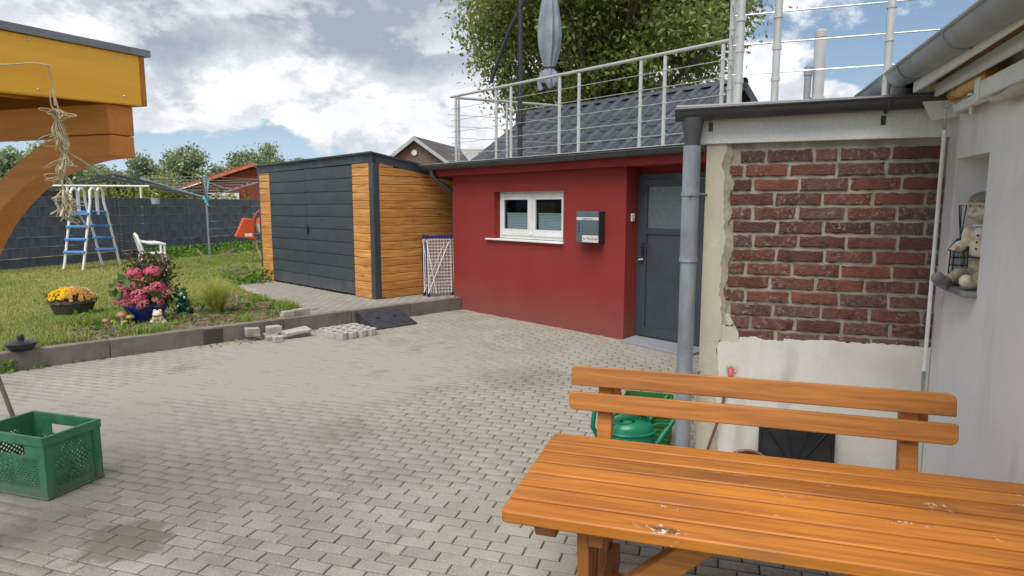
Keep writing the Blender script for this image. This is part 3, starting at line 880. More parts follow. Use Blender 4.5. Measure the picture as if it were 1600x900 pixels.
bt = [(15, 23.0, 4.1, 1.5, 'leafy tree at the far left edge, showing under the timber arch'),
      (95, 35.0, 5.0, 1.6, 'tree directly behind the hanging twine, under the timber arch'),
      (165, 41.0, 5.1, 1.7, 'rounded tree beyond the fence just right of the twine, above the white ladder'),
      (228, 43.0, 5.1, 1.7, 'tree beyond the fence straight above the small hanging bucket'),
      (295, 42.0, 5.5, 1.6, 'full tree beyond the fence just left of the rotary dryer pole'),
      (350, 44.0, 5.3, 1.5, 'tree behind the left slope of the orange tiled roof'),
      (392, 46.0, 5.9, 1.4, 'tree behind the top of the orange tiled roof'),
      (428, 46.0, 5.9, 1.3, 'tree rising just above the left end of the shed roof'),
      (470, 49.0, 5.7, 1.2, 'small treetop peeping over the shed roof, rightmost of the row')]
bt = [(Y * (q - 800) / 1000 * .995, Y, h, r_, lb) for q, Y, h, r_, lb in bt]
bt = [(X, Y, .93 * h * (.90, 1.04, .84, .98, 1.06, .86, .98, 1.04, .92)[k], r_ * .80, lb) for k, (X, Y, h, r_, lb) in enumerate(bt)]
for i, (X, Y, h, r_, lb) in enumerate(bt):
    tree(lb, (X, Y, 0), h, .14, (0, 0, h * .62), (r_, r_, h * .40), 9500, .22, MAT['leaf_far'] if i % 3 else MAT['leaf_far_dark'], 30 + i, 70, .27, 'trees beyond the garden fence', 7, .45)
for i, (X, Y, h, r_, lb) in enumerate([(-16.6, 30.0, 2.7, 1.3, 'yellow green bush behind the fence, right of the white ladder'), (-20.0, 30.0, 2.6, 1.3, 'yellow green bush behind the fence, left of the white ladder'), (-14.0, 32, 2.5, 1.2, 'yellow green bush behind the fence near the hanging bucket')]):
    b = thing('bush', lb, 'bush', (X, Y, 0), 0, 'bushes beyond the garden fence')
    cs, pts = clump_points(3600, (0, 0, h * .55), (r_, r_, h * .5), 26, .3, 60 + i, .5)
    leafcloud('foliage', pts, .2, MAT['leaf_yellow'], b, kind='stuff')
    m_ = MB()
    for c in cs[:8]: m_.tube([(0, 0, -.1), tuple(c * .5), tuple(c)], [.05, .03, .01], 5, False)
    m_.build('stem', MAT['bark'], b)
# ------------------------------------------------------------------ fence
fn = thing('privacy_fence', 'long dark slate grey fence of woven plastic strips behind the lawn', 'fence', (FA.x, FA.y, LZ - .03), math.degrees(math.atan2(FD.y, FD.x)))
PN, ROWS, RH = 2.5, 7, .245
def strip_mesh(ph):
    m_ = MB(); n = 64; top, bot = [], []
    for i in range(n + 1):
        x = PN * i / n
        u = (x / .5 + ph * .5) % 1.0
        y = .017 * math.sin(2 * PI * u) + (.004 if int(x / .0625) % 2 else 0) * (1 if u > .5 else .2)
        top.append((x, y, RH - .013)); bot.append((x, y, .003))
    vs_ = top + bot
    fs = [(i, i + 1, n + 2 + i, n + 1 + i) for i in range(n)]
    m_.add(vs_, fs)
    me = m_.mesh('woven_strip', MAT['strip'], smooth=False)
    return me
sm = [strip_mesh(0), strip_mesh(1)]
npan = 6
base_x = -1.6
for p in range(npan):
    for r_ in range(ROWS):
        o = link('woven_strip', sm[(r_ + p) % 2], fn, (base_x + p * PN + .01, 0, .03 + r_ * RH))
        so = o.modifiers.new('thick', 'SOLIDIFY'); so.thickness = .002
for p in range(npan + 1):
    m_ = MB(); m_.box(base_x + p * PN - .025, base_x + p * PN + .005, .012, .06, 0, .03 + ROWS * RH + .02)
    m_.build('post', MAT['dark_pole'], fn, bevel=.004)
    m_ = MB()
    for r_ in range(ROWS):
        for q in range(3):
            m_.sphere((base_x + p * PN + .012, -.03, .07 + r_ * RH + q * .08), (.006, .006, .008), 6, 4)
    if p in (3, 4): m_.build('clip', MAT['white'], fn)
m_ = MB()
for k in range(ROWS + 1):
    m_.tube([(base_x, -.012, .024 + k * RH), (base_x + npan * PN, -.012, .024 + k * RH)], .0055, 5)
m_.build('wire', simple('grey_wire', S(96, 102, 112), S(82, 88, 98), 5, .5), fn)

# ------------------------------------------------------------------ background houses
h = thing('far_house', 'low brick house with an orange tiled roof and white garage door beyond the dark fence', 'house', (-12.75, 31.5, 0), 12)
m_ = MB(); m_.prism([(-2.6, 0), (2.6, 0), (2.6, 2.5), (0.2, 3.5), (-2.6, 2.55)], 'y', 0.05, 6.0); m_.build('wall', MAT['far_brick'], h)
m_ = MB(); m_.prism([(-3.7, 2.36), (.25, 3.72), (2.9, 2.62), (2.9, 2.5), (.2, 3.56), (-3.7, 2.2)], 'y', -.3, 6.3)
rf = m_.build('roof', MAT['far_tile'], h)
m_ = MB()
for k in range(22):
    x = -3.55 + k * .172
    m_.beam((x, -.32, 2.42 + (x + 3.7) * .344), (x, 6.3, 2.42 + (x + 3.7) * .344), .05, .06)
tag(m_.build('tile_row', MAT['far_tile'], rf), kind='stuff')
m_ = MB(); m_.box(-1.9, -.6, -.05, .05, 0, 2.15); m_.build('garage_door', MAT['white'], h, bevel=.01)
m_ = MB(); m_.box(-2.0, -.5, -.08, .02, 2.152, 2.3); m_.box(-2.0, -1.903, -.08, .02, 0, 2.15); m_.box(-.597, -.5, -.08, .02, 0, 2.15)
m_.build('door_frame', MAT['white'], h)
pf_ = thing('picket_fence', 'short white picket fence beyond the dark fence, left of the shed', 'fence', (-11.6, 27.0, 0), 4)
for k in range(16):
    m_ = MB(); m_.box(.7 + k * .13, .78 + k * .13, -.012, .012, .1, 1.92); m_.build('picket', MAT['white'], pf_, origin=(.7 + k * .13, 0, 0))
m_ = MB(); m_.box(.6, 2.8, .0125, .04, 1.5, 1.58); m_.box(.6, 2.8, .0125, .04, .5, .58); m_.build('rail', MAT['white'], pf_)

h = thing('gable_house', 'brown brick house with a dark tiled roof, its gable showing over the shed', 'house', (-5.55, 38.0, 0), -14)
m_ = MB(); m_.prism([(-2.0, 0), (2.0, 0), (2.0, 4.05), (0, 5.42), (-2.0, 4.05)], 'y', 0, 8); m_.build('wall', MAT['far_brown_brick'], h)
m_ = MB(); m_.prism([(-2.3, 3.86), (0, 5.47), (2.3, 3.86), (2.3, 4.05), (0, 5.66), (-2.3, 4.05)], 'y', -.35, 8.2)
rf = m_.build('roof', MAT['far_dark_tile'], h)
m_ = MB(); m_.prism([(-2.32, 3.8), (0, 5.42), (2.32, 3.8), (2.32, 4.02), (0, 5.64), (-2.32, 4.02)], 'y', -.42, -.352)
m_.build('verge_board', simple('verge_grey', S(176, 178, 184), S(160, 162, 168), 4, .7), rf)
m_ = MB(); m_.lathe([(.17, 0), (.17, .05)], n=16); m_.build('round_vent', MAT['white'], h, loc=(-.12, -.05, 4.75), rot=(R(90), 0, 0))
m_ = MB()
for k in range(16):
    t = (k + .5) / 16
    m_.beam((-2.3 * t, -.36, 5.665 - 1.61 * t), (-2.3 * t, 8.2, 5.665 - 1.61 * t), .06, .06)
tag(m_.build('tile_row', MAT['far_dark_tile'], rf), kind='stuff')
# a second roof wing running left of the gable
m_ = MB(); m_.prism([(0.4, 4.0), (0.4, 5.0), (2.6, 5.55), (2.6, 4.0)], 'z', 0, 0.01)
h2 = thing('barn', 'grey barn with a corrugated sheet roof behind the railing corner', 'barn', (-4.6, 42.0, 0), -8)
m_ = MB(); m_.prism([(0, 0), (7.5, 0), (7.5, 4.2), (0, 4.2)], 'y', 0, 6); m_.build('wall', MAT['fibre_cement'], h2)
m_ = MB(); n = 150; vs_ = []
for i in range(n + 1):
    x = -.4 + 8.2 * i / n; o = .03 * math.cos(i * PI / 1.5)
    vs_ += [(x, -.5, 3.98 + o), (x, 3.2, 5.55 + o), (x, 6.8, 4.1 + o)]
m_.add(vs_, [f for i in range(n) for f in ((3 * i, 3 * i + 3, 3 * i + 4, 3 * i + 1), (3 * i + 1, 3 * i + 4, 3 * i + 5, 3 * i + 2))])
m_.build('corrugated_roof', MAT['fibre_cement'], h2, ang=80)

# ------------------------------------------------------------------ shed
sh = thing('metal_shed', 'flat roofed metal shed with grey double doors and wood effect cladding', 'shed', (SO[0], SO[1], LZ - .008), SRZ)
SW, SD, ST = 4.13, 2.1, 2.31       # width (to the left), depth, height at the front corner
def top_f(x): return ST - .04 * (-x / SW)
def top_s(y): return ST - .155 * y
m_ = MB(); m_.prism([(-SW + .03, .03), (-.03, .03), (-.03, SD - .03), (-SW + .03, SD - .03)], 'z', .02, 1.94); m_.build('inner_wall', MAT['anthracite'], sh)
m_ = MB()
m_.box(-.11, 0, -.004, .11, -.01, ST - .085); m_.build('corner_post', MAT['anthracite'], sh, bevel=.006)
m_ = MB(); m_.box(-SW, -SW + .08, -.004, .08, -.01, ST - .12); m_.build('corner_post', MAT['anthracite'], sh, bevel=.006)
m_ = MB(); m_.box(-.05, .0005, SD - .06, SD, -.01, ST - .42); m_.build('corner_post', MAT['anthracite'], sh, bevel=.006)
m_ = MB(); e = .012
vs_ = [(-SW, -e, ST - .165), (.0, -e, ST - .125), (.0, -e, ST), (-SW, -e, ST - .04), (-SW, .05, ST - .165), (.0, .05, ST - .125), (.0, .05, ST), (-SW, .05, ST - .04)]
bx6 = [(0, 1, 2, 3), (7, 6, 5, 4), (0, 4, 5, 1), (1, 5, 6, 2), (2, 6, 7, 3), (3, 7, 4, 0)]
m_.add(vs_, bx6); m_.build('top_trim', MAT['anthracite'], sh)
m_ = MB(); vs_ = [(-.05, .0505, ST - .125), (e, .0505, ST - .125), (e, SD, top_s(SD) - .125), (-.05, SD, top_s(SD) - .125)]
m_.add(vs_ + [(a, b, c + .125) for a, b, c in vs_], [(0, 3, 2, 1), (4, 5, 6, 7), (0, 1, 5, 4), (1, 2, 6, 5), (2, 3, 7, 6), (3, 0, 4, 7)])
m_.build('top_trim', MAT['anthracite'], sh)
m_ = MB(); vs_ = [(-SW - .04, -.06, ST - .034), (.04, -.06, ST + .006), (.04, SD + .05, top_s(SD) + .006), (-SW - .04, SD + .05, top_s(SD) - .034)]
m_.add(vs_ + [(a, b, c + .028) for a, b, c in vs_], [(0, 3, 2, 1), (4, 5, 6, 7), (0, 1, 5, 4), (1, 2, 6, 5), (2, 3, 7, 6), (3, 0, 4, 7)])
m_.build('roof', MAT['anthracite'], sh)
CH = .131
DX0, DX1, DXM = -3.60, -.605, -2.18
m_ = MB(); m_.box(DX1 + .002, -.112, .016, .03, 0, ST - .13); m_.box(-SW + .082, DX0 - .002, .016, .03, 0, ST - .16); m_.box(-.03, -.016, .112, SD - .062, 0, 1.95)
m_.build('backing', MAT['wood_clad'], sh)
def plank_x(x0_, x1_, z0, z1):
    p = MB(); hz = (z1 - z0) / 2; hx = (x1_ - x0_) / 2
    p.prism([(.016, -hz), (-.003, -hz + .002), (-.006, -hz + .006), (-.007, hz - .012), (.003, hz - .001), (.016, hz)], 'x', -hx, hx)
    return p, ((x0_ + x1_) / 2, 0, (z0 + z1) / 2)
for x0_, x1_, tp_ in ((DX1 + .006, -.115, ST - .13), (-SW + .085, DX0 - .006, ST - .17)):
    z = .012
    while z < tp_ - .03:
        p, o = plank_x(x0_, x1_, z, min(z + CH - .003, tp_))
        p.build('cladding_plank', MAT['wood_clad'], sh, loc=o); z += CH
z = .012
while z < ST - .10:
    z1 = min(z + CH - .003, ST - .05)
    yend = SD - .065
    if z1 > top_s(yend) - .015: yend = max(.3, (ST - .015 - z1) / .155)
    p = MB(); hz = (z1 - z) / 2; hx = (yend - .115) / 2
    p.prism([(.016, -hz), (-.003, -hz + .002), (-.006, -hz + .006), (-.007, hz - .012), (.003, hz - .001), (.016, hz)], 'x', -hx, hx)
    o = p.build('cladding_plank', MAT['wood_clad'], sh, loc=(0, (.115 + yend) / 2, (z + z1) / 2), rot=(0, 0, R(90)))
    z += CH
for side, (a, b) in enumerate(((DX0, DXM), (DXM, DX1))):
    tl = ST - .155 + .01 * side
    m_ = MB(); m_.box(a + .004, b - .004, .008, .03, .03, tl)
    dr = m_.build('door', MAT['anthracite'], sh)
    ph = (tl - .03) / 10
    for k in range(10):
        p = MB(); hz = ph / 2 - .004; hx = (b - a) / 2 - .012
        p.prism([(.0085, -hz), (-.004, -hz + .008), (-.007, 0), (-.004, hz - .008), (.0085, hz)], 'x', -hx, hx)
        p.build('door_panel', MAT['anthracite_dirty'], dr, loc=((a + b) / 2, 0, .03 + ph * (k + .5)))
    m_ = MB(); m_.box(a + .002, a + .010, -.006, .02, .03, tl); m_.box(b - .010, b - .002, -.006, .02, .03, tl); m_.build('door_edge', MAT['anthracite'], dr)
    if side == 1:
        m_ = MB(); m_.box(a + .03, a + .065, -.022, -.006, 1.0, 1.16); m_.tube([(a + .047, -.02, 1.11), (a + .047, -.055, 1.11), (a + .13, -.055, 1.105)], .009, 8)
        m_.build('handle', MAT['black'], dr, bevel=.004)
m_ = MB(); m_.box(-SW + .02, -.02, .0, SD, -.02, .005); m_.build('base_frame', MAT['dark'], sh)

# ------------------------------------------------------------------ red house
rh = thing('red_house', 'low red rendered house with white window, grey door and flat roof terrace', 'house', HW(0, 0), HRZ)
WT = 2.17
m_ = MB(); m_.wall(-3.48, .035, -.1, WT, 0, .30, [(-2.45, -1.02, 1.19, 1.905)]); m_.build('wall', MAT['red'], rh)
m_ = MB(); m_.box(.04, 3.2, .285, .40, 2.085, WT); m_.box(1.06, 3.2, .285, .40, -.1, 2.085); m_.build('recess_wall', MAT['red'], rh)
m_ = MB(); m_.box(-3.48, -3.3, .302, 3.2, -.1, WT - .003); m_.build('side_wall', MAT['red'], rh)
m_ = MB(); m_.box(-3.85, 3.2, -.15, .2998, WT + .001, 2.31); m_.build('eaves_board', MAT['red'], rh, bevel=.006)
m_ = MB(); m_.box(-4.0, 3.2, -.17, 2.6, 2.312, 2.355); m_.build('roof_deck', simple('terrace_deck', S(120, 118, 114), S(104, 102, 98), 3, .8), rh)
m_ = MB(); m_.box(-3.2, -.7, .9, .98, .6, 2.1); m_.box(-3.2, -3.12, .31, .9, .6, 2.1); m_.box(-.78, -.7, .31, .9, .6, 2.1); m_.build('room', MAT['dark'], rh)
m_ = MB(); m_.box(-2.3, -1.9, .75, .85, 1.2, 1.75); m_.box(-1.7, -1.2, .7, .85, 1.2, 1.62); m_.build('cupboard', MAT['raw_wood'], rh)
m_ = MB(); m_.box(-1.45, -1.1, .35, .6, 1.38, 1.52); m_.build('storage_box', MAT['navy'], rh, bevel=.02)
# window
wf = MB(); y0_, y1_ = .115, .175
X0, X1, Z0, Z1 = -2.45, -1.02, 1.19, 1.905
XM = (X0 + X1) / 2
wf.wall(X0 + .001, X1 - .001, Z0 + .02, Z1 - .001, y0_, y1_, [(X0 + .075, XM - .035, Z0 + .11, Z1 - .07), (XM + .035, X1 - .075, Z0 + .11, Z1 - .07)])
win = wf.build('window', MAT['white'], rh, bevel=.005)
sashes = ((X0 + .045, XM - .006), (XM + .006, X1 - .045))
for a, b in sashes:
    s_ = MB(); s_.wall(a, b, Z0 + .07, Z1 - .04, y0_ - .022, y0_ - .001, [(a + .075, b - .075, Z0 + .16, Z1 - .12)]); s_.build('sash', MAT['white'], win, bevel=.006)
    s_ = MB(); s_.box(a + .07, b - .07, y0_ + .008, y0_ + .014, Z0 + .15, Z1 - .11); s_.build('pane', MAT['glass'], win)
    s_ = MB(); n = 11; vs_ = []
    zt, zb_ = Z0 + .385, Z0 + .15
    for k in range(2 * n + 1):
        z = zb_ + (zt - zb_) * k / (2 * n); y = y0_ + (.022 if k % 2 else .034)
        vs_ += [(a + .095, y, z), (b - .078, y, z)]
    s_.add(vs_, [(2 * k, 2 * k + 1, 2 * k + 3, 2 * k + 2) for k in range(2 * n)])
    s_.build('blind', simple('pleated_blind', S(222, 230, 236), S(212, 221, 229), 3, .8), win, smooth=False)
    s_ = MB(); s_.box(a + .09, b - .075, y0_ + .018, y0_ + .038, zt, zt + .016); s_.build('blind_rail', MAT['white'], win)
m_ = MB(); m_.box(XM - .028, XM + .028, y0_ - .03, y0_ - .0225, Z0 + .08, Z1 - .05); m_.build('mullion_cover', MAT['white'], win, bevel=.004)
m_ = MB(); m_.box(X0 - .17, X1 + .02, -.045, y0_ + .02, Z0 - .014, Z0 + .012); m_.build('sill', MAT['white'], rh, bevel=.006)
# entrance
m_ = MB(); m_.prism([(.10, -.14), (1.10, -.235), (1.10, .284), (.036, .284)], 'z', -.04, .034); m_.build('door_step', MAT['terrazzo'], rh, bevel=.006)
DY = .235
m_ = MB(); m_.wall(.04, 1.05, .036, 2.083, DY, DY + .06, [(.105, .985, .05, 2.02)]); df = m_.build('door_frame', MAT['anthracite'], rh, bevel=.005)
m_ = MB(); m_.wall(.108, .982, .055, 2.015, DY - .012, DY + .045, [(.19, .90, 1.42, 1.93), (.19, .90, .17, 1.35)])
door = m_.build('door', MAT['anthracite'], rh, bevel=.006)
m_ = MB(); m_.box(.185, .905, DY + .01, DY + .02, 1.415, 1.935); m_.build('pane', MAT['frosted'], door)
m_ = MB(); m_.box(.185, .905, DY + .008, DY + .022, .165, 1.355); m_.build('lower_panel', MAT['anthracite'], door)
m_ = MB(); m_.box(.13, .165, DY - .024, DY - .012, .98, 1.24); m_.tube([(.148, DY - .02, 1.19), (.148, DY - .07, 1.19), (.27, DY - .07, 1.185)], .010, 8); m_.build('handle', MAT['black'], door, bevel=.005)
m_ = MB(); m_.tube([(.148, DY - .012, 1.03), (.148, DY - .035, 1.03)], .016, 10); m_.tube([(.148, DY - .03, 1.03), (.10, DY - .045, 1.02)], .010, 8); m_.build('lock', MAT['steel'], door)
# gutter
def half_round(m_, x0_, x1_, y, z, r_, n=12, th=.004, bead=.011, axis='x', tilt=0.0):
    """half-round gutter trough along x with a rolled bead on its outer (-y) rim"""
    def ring(x, zz):
        o_ = [(x, y - r_ * math.cos(PI * k / n), zz - r_ * math.sin(PI * k / n)) for k in range(n + 1)]
        i_ = [(x, y - (r_ - th) * math.cos(PI * k / n), zz - (r_ - th) * math.sin(PI * k / n)) for k in range(n, -1, -1)]
        return o_ + i_
    a, b = ring(x0_, z), ring(x1_, z + tilt); k = len(a)
    m_.add(a + b, [(i, (i + 1) % k, k + (i + 1) % k, k + i) for i in range(k)])
    m_.tube([(x0_, y - r_, z), (x1_, y - r_, z + tilt)], bead, 8)
    e = [(x0_ + .001, y - r_ * math.cos(PI * q / n), z - r_ * math.sin(PI * q / n)) for q in range(n + 1)]
    m_.add(e, [list(range(n + 1))])
m_ = MB(); half_round(m_, -4.02, 1.6, -.222, 2.335, .068); gut = m_.build('gutter', MAT['dark_gutter'], rh)
for k in range(7):
    x = -3.85 + k * .82; p = MB()
    p.tube([(x, -.222 - .071 * math.cos(PI * q / 10), 2.335 - .071 * math.sin(PI * q / 10)) for q in range(11)], .006, 6)
    p.build('gutter_bracket', MAT['dark_gutter'], gut)
m_ = MB(); m_.box(-4.0, 1.6, -.30, -.171, 2.357, 2.366); m_.build('drip_edge', MAT['steel'], rh)
m_ = MB(); m_.tube([(-3.75, -.222, 2.28), (-3.75, -.222, 2.2), (-3.72, -.14, 2.10), (-3.66, .05, 1.98), (-3.60, .12, 1.88), (-3.60, .12, .2)], .038, 12); m_.build('downpipe', MAT['dark_gutter'], rh)

# letter box, door bell unit, sensor: things fixed to the red wall
def text_mesh(name, body, size, mat, parent, loc, rot, ext=.0006, sx=1.0):
    cu = bpy.data.curves.new(name, 'FONT'); cu.body = body; cu.size = size; cu.extrude = ext
    cu.align_x = 'CENTER'; cu.align_y = 'CENTER'
    tmp = bpy.data.objects.new(name, cu); COL.objects.link(tmp)
    bpy.context.view_layer.update()
    me = bpy.data.meshes.new_from_object(tmp.evaluated_get(bpy.context.evaluated_depsgraph_get()))
    bpy.data.objects.remove(tmp)
    me.materials.clear(); me.materials.append(mat)
    o = link(name, me, parent, loc, rot); o.scale = (sx, 1, 1)
    return o
mb = thing('letterbox', 'slate grey letterbox with two pale name strips on the red wall', 'letterbox', HW(-.66, 0, 1.225), HRZ)
BLUEGREY = simple('blue_grey_metal', S(86, 102, 112), S(78, 94, 104), 3, .45, .05, 90)
m_ = MB(); m_.box(0, .37, -.125, -.002, 0, .40); m_.build('case', simple('letterbox_side', S(44, 48, 53), S(38, 42, 47), 3, .5), mb, bevel=.006)
m_ = MB(); m_.box(.0, .368, -.132, -.1255, .33, .40); m_.build('flap', BLUEGREY, mb, bevel=.003)
m_ = MB(); m_.box(.0, .095, -.132, -.1255, 0, .283); m_.build('bell_panel', BLUEGREY, mb, bevel=.003)
m_ = MB(); m_.box(.101, .368, -.132, -.1255, .101, .283); m_.build('front_door', BLUEGREY, mb, bevel=.003)
PALE = simple('pale_plate', S(206, 202, 198), S(196, 192, 188), 3, .5)
m_ = MB(); m_.box(.0, .368, -.133, -.1255, .288, .326); pl = m_.build('name_plate', PALE, mb)
INK = simple('grey_print', S(98, 96, 98), S(90, 88, 90), 3, .6)
text_mesh('lettering', 'Tageszeitung', .034, INK, pl, (.18, -.1335, .307), (R(90), 0, 0))
m_ = MB(); m_.box(.101, .368, -.133, -.1255, .004, .095); pl = m_.build('name_plate', PALE, mb)
text_mesh('lettering', 'La Hacienda', .048, INK, pl, (.235, -.1335, .05), (R(90), 0, 0))
for k in range(3):
    m_ = MB(); m_.box(.033, .058, -.138, -.1325, .13 + k * .05, .153 + k * .05); m_.build('button', MAT['black'] if k != 1 else MAT['navy'], mb, bevel=.003)
ku = thing('door_bell_unit', 'small white wall unit with dark display beside the letterbox', 'wall unit', HW(-.735, 0, 1.39), HRZ)
m_ = MB(); m_.box(0, .07, -.03, -.002, 0, .135); m_.build('case', MAT['white'], ku, bevel=.010, seg=3)
m_ = MB(); m_.box(.022, .055, -.0325, -.0295, .08, .112); m_.build('display', MAT['black'], ku)
m_ = MB(); m_.box(.012, .058, -.0325, -.0295, .03, .07); m_.build('keypad', simple('pale_keys', S(196, 210, 212), None, 9, .5), ku, bevel=.003)
se = thing('white_sensor', 'small white sensor box on the door recess wall', 'sensor', HW(.035, .13, 1.50), HRZ)
m_ = MB(); m_.box(.001, .022, -.035, .03, 0, .10); m_.build('case', MAT['white'], se, bevel=.007, seg=3)
m_ = MB(); m_.box(.0215, .024, -.02, .015, .015, .035); m_.build('lens', simple('pale_lens', S(208, 214, 216), None, 9, .4), se)

# ------------------------------------------------------------------ tiled house behind the terrace
th = thing('tiled_house', 'building with a glossy dark grey tiled roof behind the terrace railing', 'house', HW(0, 0), HRZ)
EX0, EX1, EY, EZ, RY, RZ_ = -5.55, -.48, 1.95, 2.55, 3.74, 3.72
sl = math.atan2(RZ_ - EZ, RY - EY); SL = math.hypot(RZ_ - EZ, RY - EY)
m_ = MB(); m_.prism([(EY + .15, -.1), (2 * RY - EY - .15, -.1), (2 * RY - EY - .15, EZ + .02), (RY, RZ_ - .10), (EY + .15, EZ + .02)], 'x', EX0 + .25, EX1 - .25); m_.build('wall', MAT['cream_wall'], th)
m_ = MB()
for sgn in (1, -1):
    a = (EY, EZ - .02) if sgn > 0 else (2 * RY - EY, EZ - .02)
    m_.add([(EX0, a[0], a[1]), (EX1, a[0], a[1]), (EX1, RY, RZ_ - .02), (EX0, RY, RZ_ - .02), (EX0, a[0], a[1] - .09), (EX1, a[0], a[1] - .09), (EX1, RY, RZ_ - .11), (EX0, RY, RZ_ - .11)],
           [(0, 1, 2, 3), (7, 6, 5, 4), (0, 4, 5, 1), (1, 5, 6, 2), (2, 6, 7, 3), (3, 7, 4, 0)])
roof = m_.build('roof', MAT['dark'], th)
NR, NCOL = 5, 15
tw, tl_ = (EX1 - EX0) / NCOL, SL / NR
prof = [(0, .0), (.10, .004), (.22, .006), (.36, .004), (.50, .002), (.62, .010), (.67, .062), (.71, .084), (.77, .084), (.82, .062), (.87, .012), (1.02, .0)]
def tile_mesh(step):
    m_ = MB(); k = len(prof); vs_ = []
    for (yy, zz) in ((-.045, .002), (-.045, .020), (tl_ * 1.02, .002)):
        for u, q in prof: vs_.append((u * tw, yy, q + zz))
    fs = [(r_ * k + i, r_ * k + i + 1, (r_ + 1) * k + i + 1, (r_ + 1) * k + i) for r_ in range(2) for i in range(k - 1)]
    m_.add(vs_, fs); return m_.mesh('roof_tile', MAT['tile'], ang=50)
tme = tile_mesh(0)
for r_ in range(NR):
    for c_ in range(NCOL):
        yy = r_ * tl_
        link('roof_tile', tme, roof, (EX0 + c_ * tw, EY + yy * math.cos(sl), EZ + yy * math.sin(sl)), (sl, 0, 0))
m_ = MB(); k = 10
vs_ = []
for yy, rr in ((0, .105), (.34, .092)):
    for q in range(k + 1): vs_.append((yy, rr * math.cos(PI * q / k), rr * .85 * math.sin(PI * q / k)))
vs_ += [(.0, .09 * math.cos(PI * q / k), .07 * math.sin(PI * q / k)) for q in range(k + 1)]
m_.add(vs_, [(i, i + 1, k + 2 + i, k + 1 + i) for i in range(k)] + [(i, i + 1, 2 * (k + 1) + i + 1, 2 * (k + 1) + i) for i in range(k)])
rme = m_.mesh('ridge_tile', MAT['tile'], ang=60)
for i in range(16):
    link('ridge_tile', rme, roof, (EX0 + i * .318, RY, RZ_ - .01), (0, 0, 0))
m_ = MB()
for sgn in (1, -1):
    ye = EY if sgn > 0 else 2 * RY - EY
    m_.beam((EX1 + .012, ye, EZ - .03), (EX1 + .012, RY, RZ_ - .03), .02, .15)
m_.build('verge_board', MAT['dark_pole'], th)

# ------------------------------------------------------------------ brick extension
be = thing('brick_extension', 'flat roofed brick extension with partly stripped render and grey gutter', 'building', BW(0, 0), BRZ)
WX = 1.285
m_ = MB(); m_.box(.085, WX - .002, -.0022, .30, -.1, 2.12); m_.build('wall', MAT['mortar'], be)
m_ = MB(); m_.box(.02, .22, .302, 3.2, -.1, 2.12); m_.build('side_wall', MAT['concrete'], be)
# rendered corner pier with a ragged edge
rag = random.Random(3)
pier = [(0, -.1), (.105, -.1)]
z = -.05
while z < 2.08:
    pier.append((.122 + .034 * mnoise.noise((z * 2.6, 1.3, 0)) + .022 * mnoise.noise((z * 9, 4.3, 0)) + .010 * mnoise.noise((z * 31, 2.3, 0)), z)); z += .0075
pier += [(.12, 2.12), (0, 2.12)]
m_ = MB(); m_.prism(pier, 'y', -.021, .30); m_.build('render_pier', MAT['concrete'], be)
und = [(.09, .95)]
z = .95
while z < 2.08:
    und.append((.158 + .030 * mnoise.noise((z * 3.1, 8.3, 0)) + .026 * mnoise.noise((z * 11, 5.3, 0)) + .012 * mnoise.noise((z * 37, 6.3, 0)), z)); z += .0075
und.append((.09, 2.085))
m_ = MB(); m_.prism(und, 'y', -.0155, .05); m_.build('undercoat', MAT['mortar'], be)
# skim coat at the foot of the wall
sk = [(.104, -.1), (WX - .003, -.1), (WX - .003, .89)]
x = WX - .02
while x > .24:
    sk.append((x, .883 - (.015 if x < .5 else 0) + .020 * mnoise.noise((x * 4, 7.3, 0)) + .012 * mnoise.noise((x * 14, 2.3, 0)) + .007 * mnoise.noise((x * 45, 3.3, 0)), )); x -= .007
sk += [(.235, .845), (.20, .838), (.165, .842), (.118, .835), (.110, .80), (.116, .7), (.106, .6)]
m_ = MB(); m_.prism(sk, 'y', -.019, .05); m_.build('skim_coat', MAT['patch'], be)
m_ = MB(); m_.prism([(.121, .836), (.24, .84), (.235, .90), (.20, .97), (.17, 1.02), (.124, 1.0)], 'y', -.015, .05); m_.build('render_remnant', MAT['concrete'], be, bevel=.004)
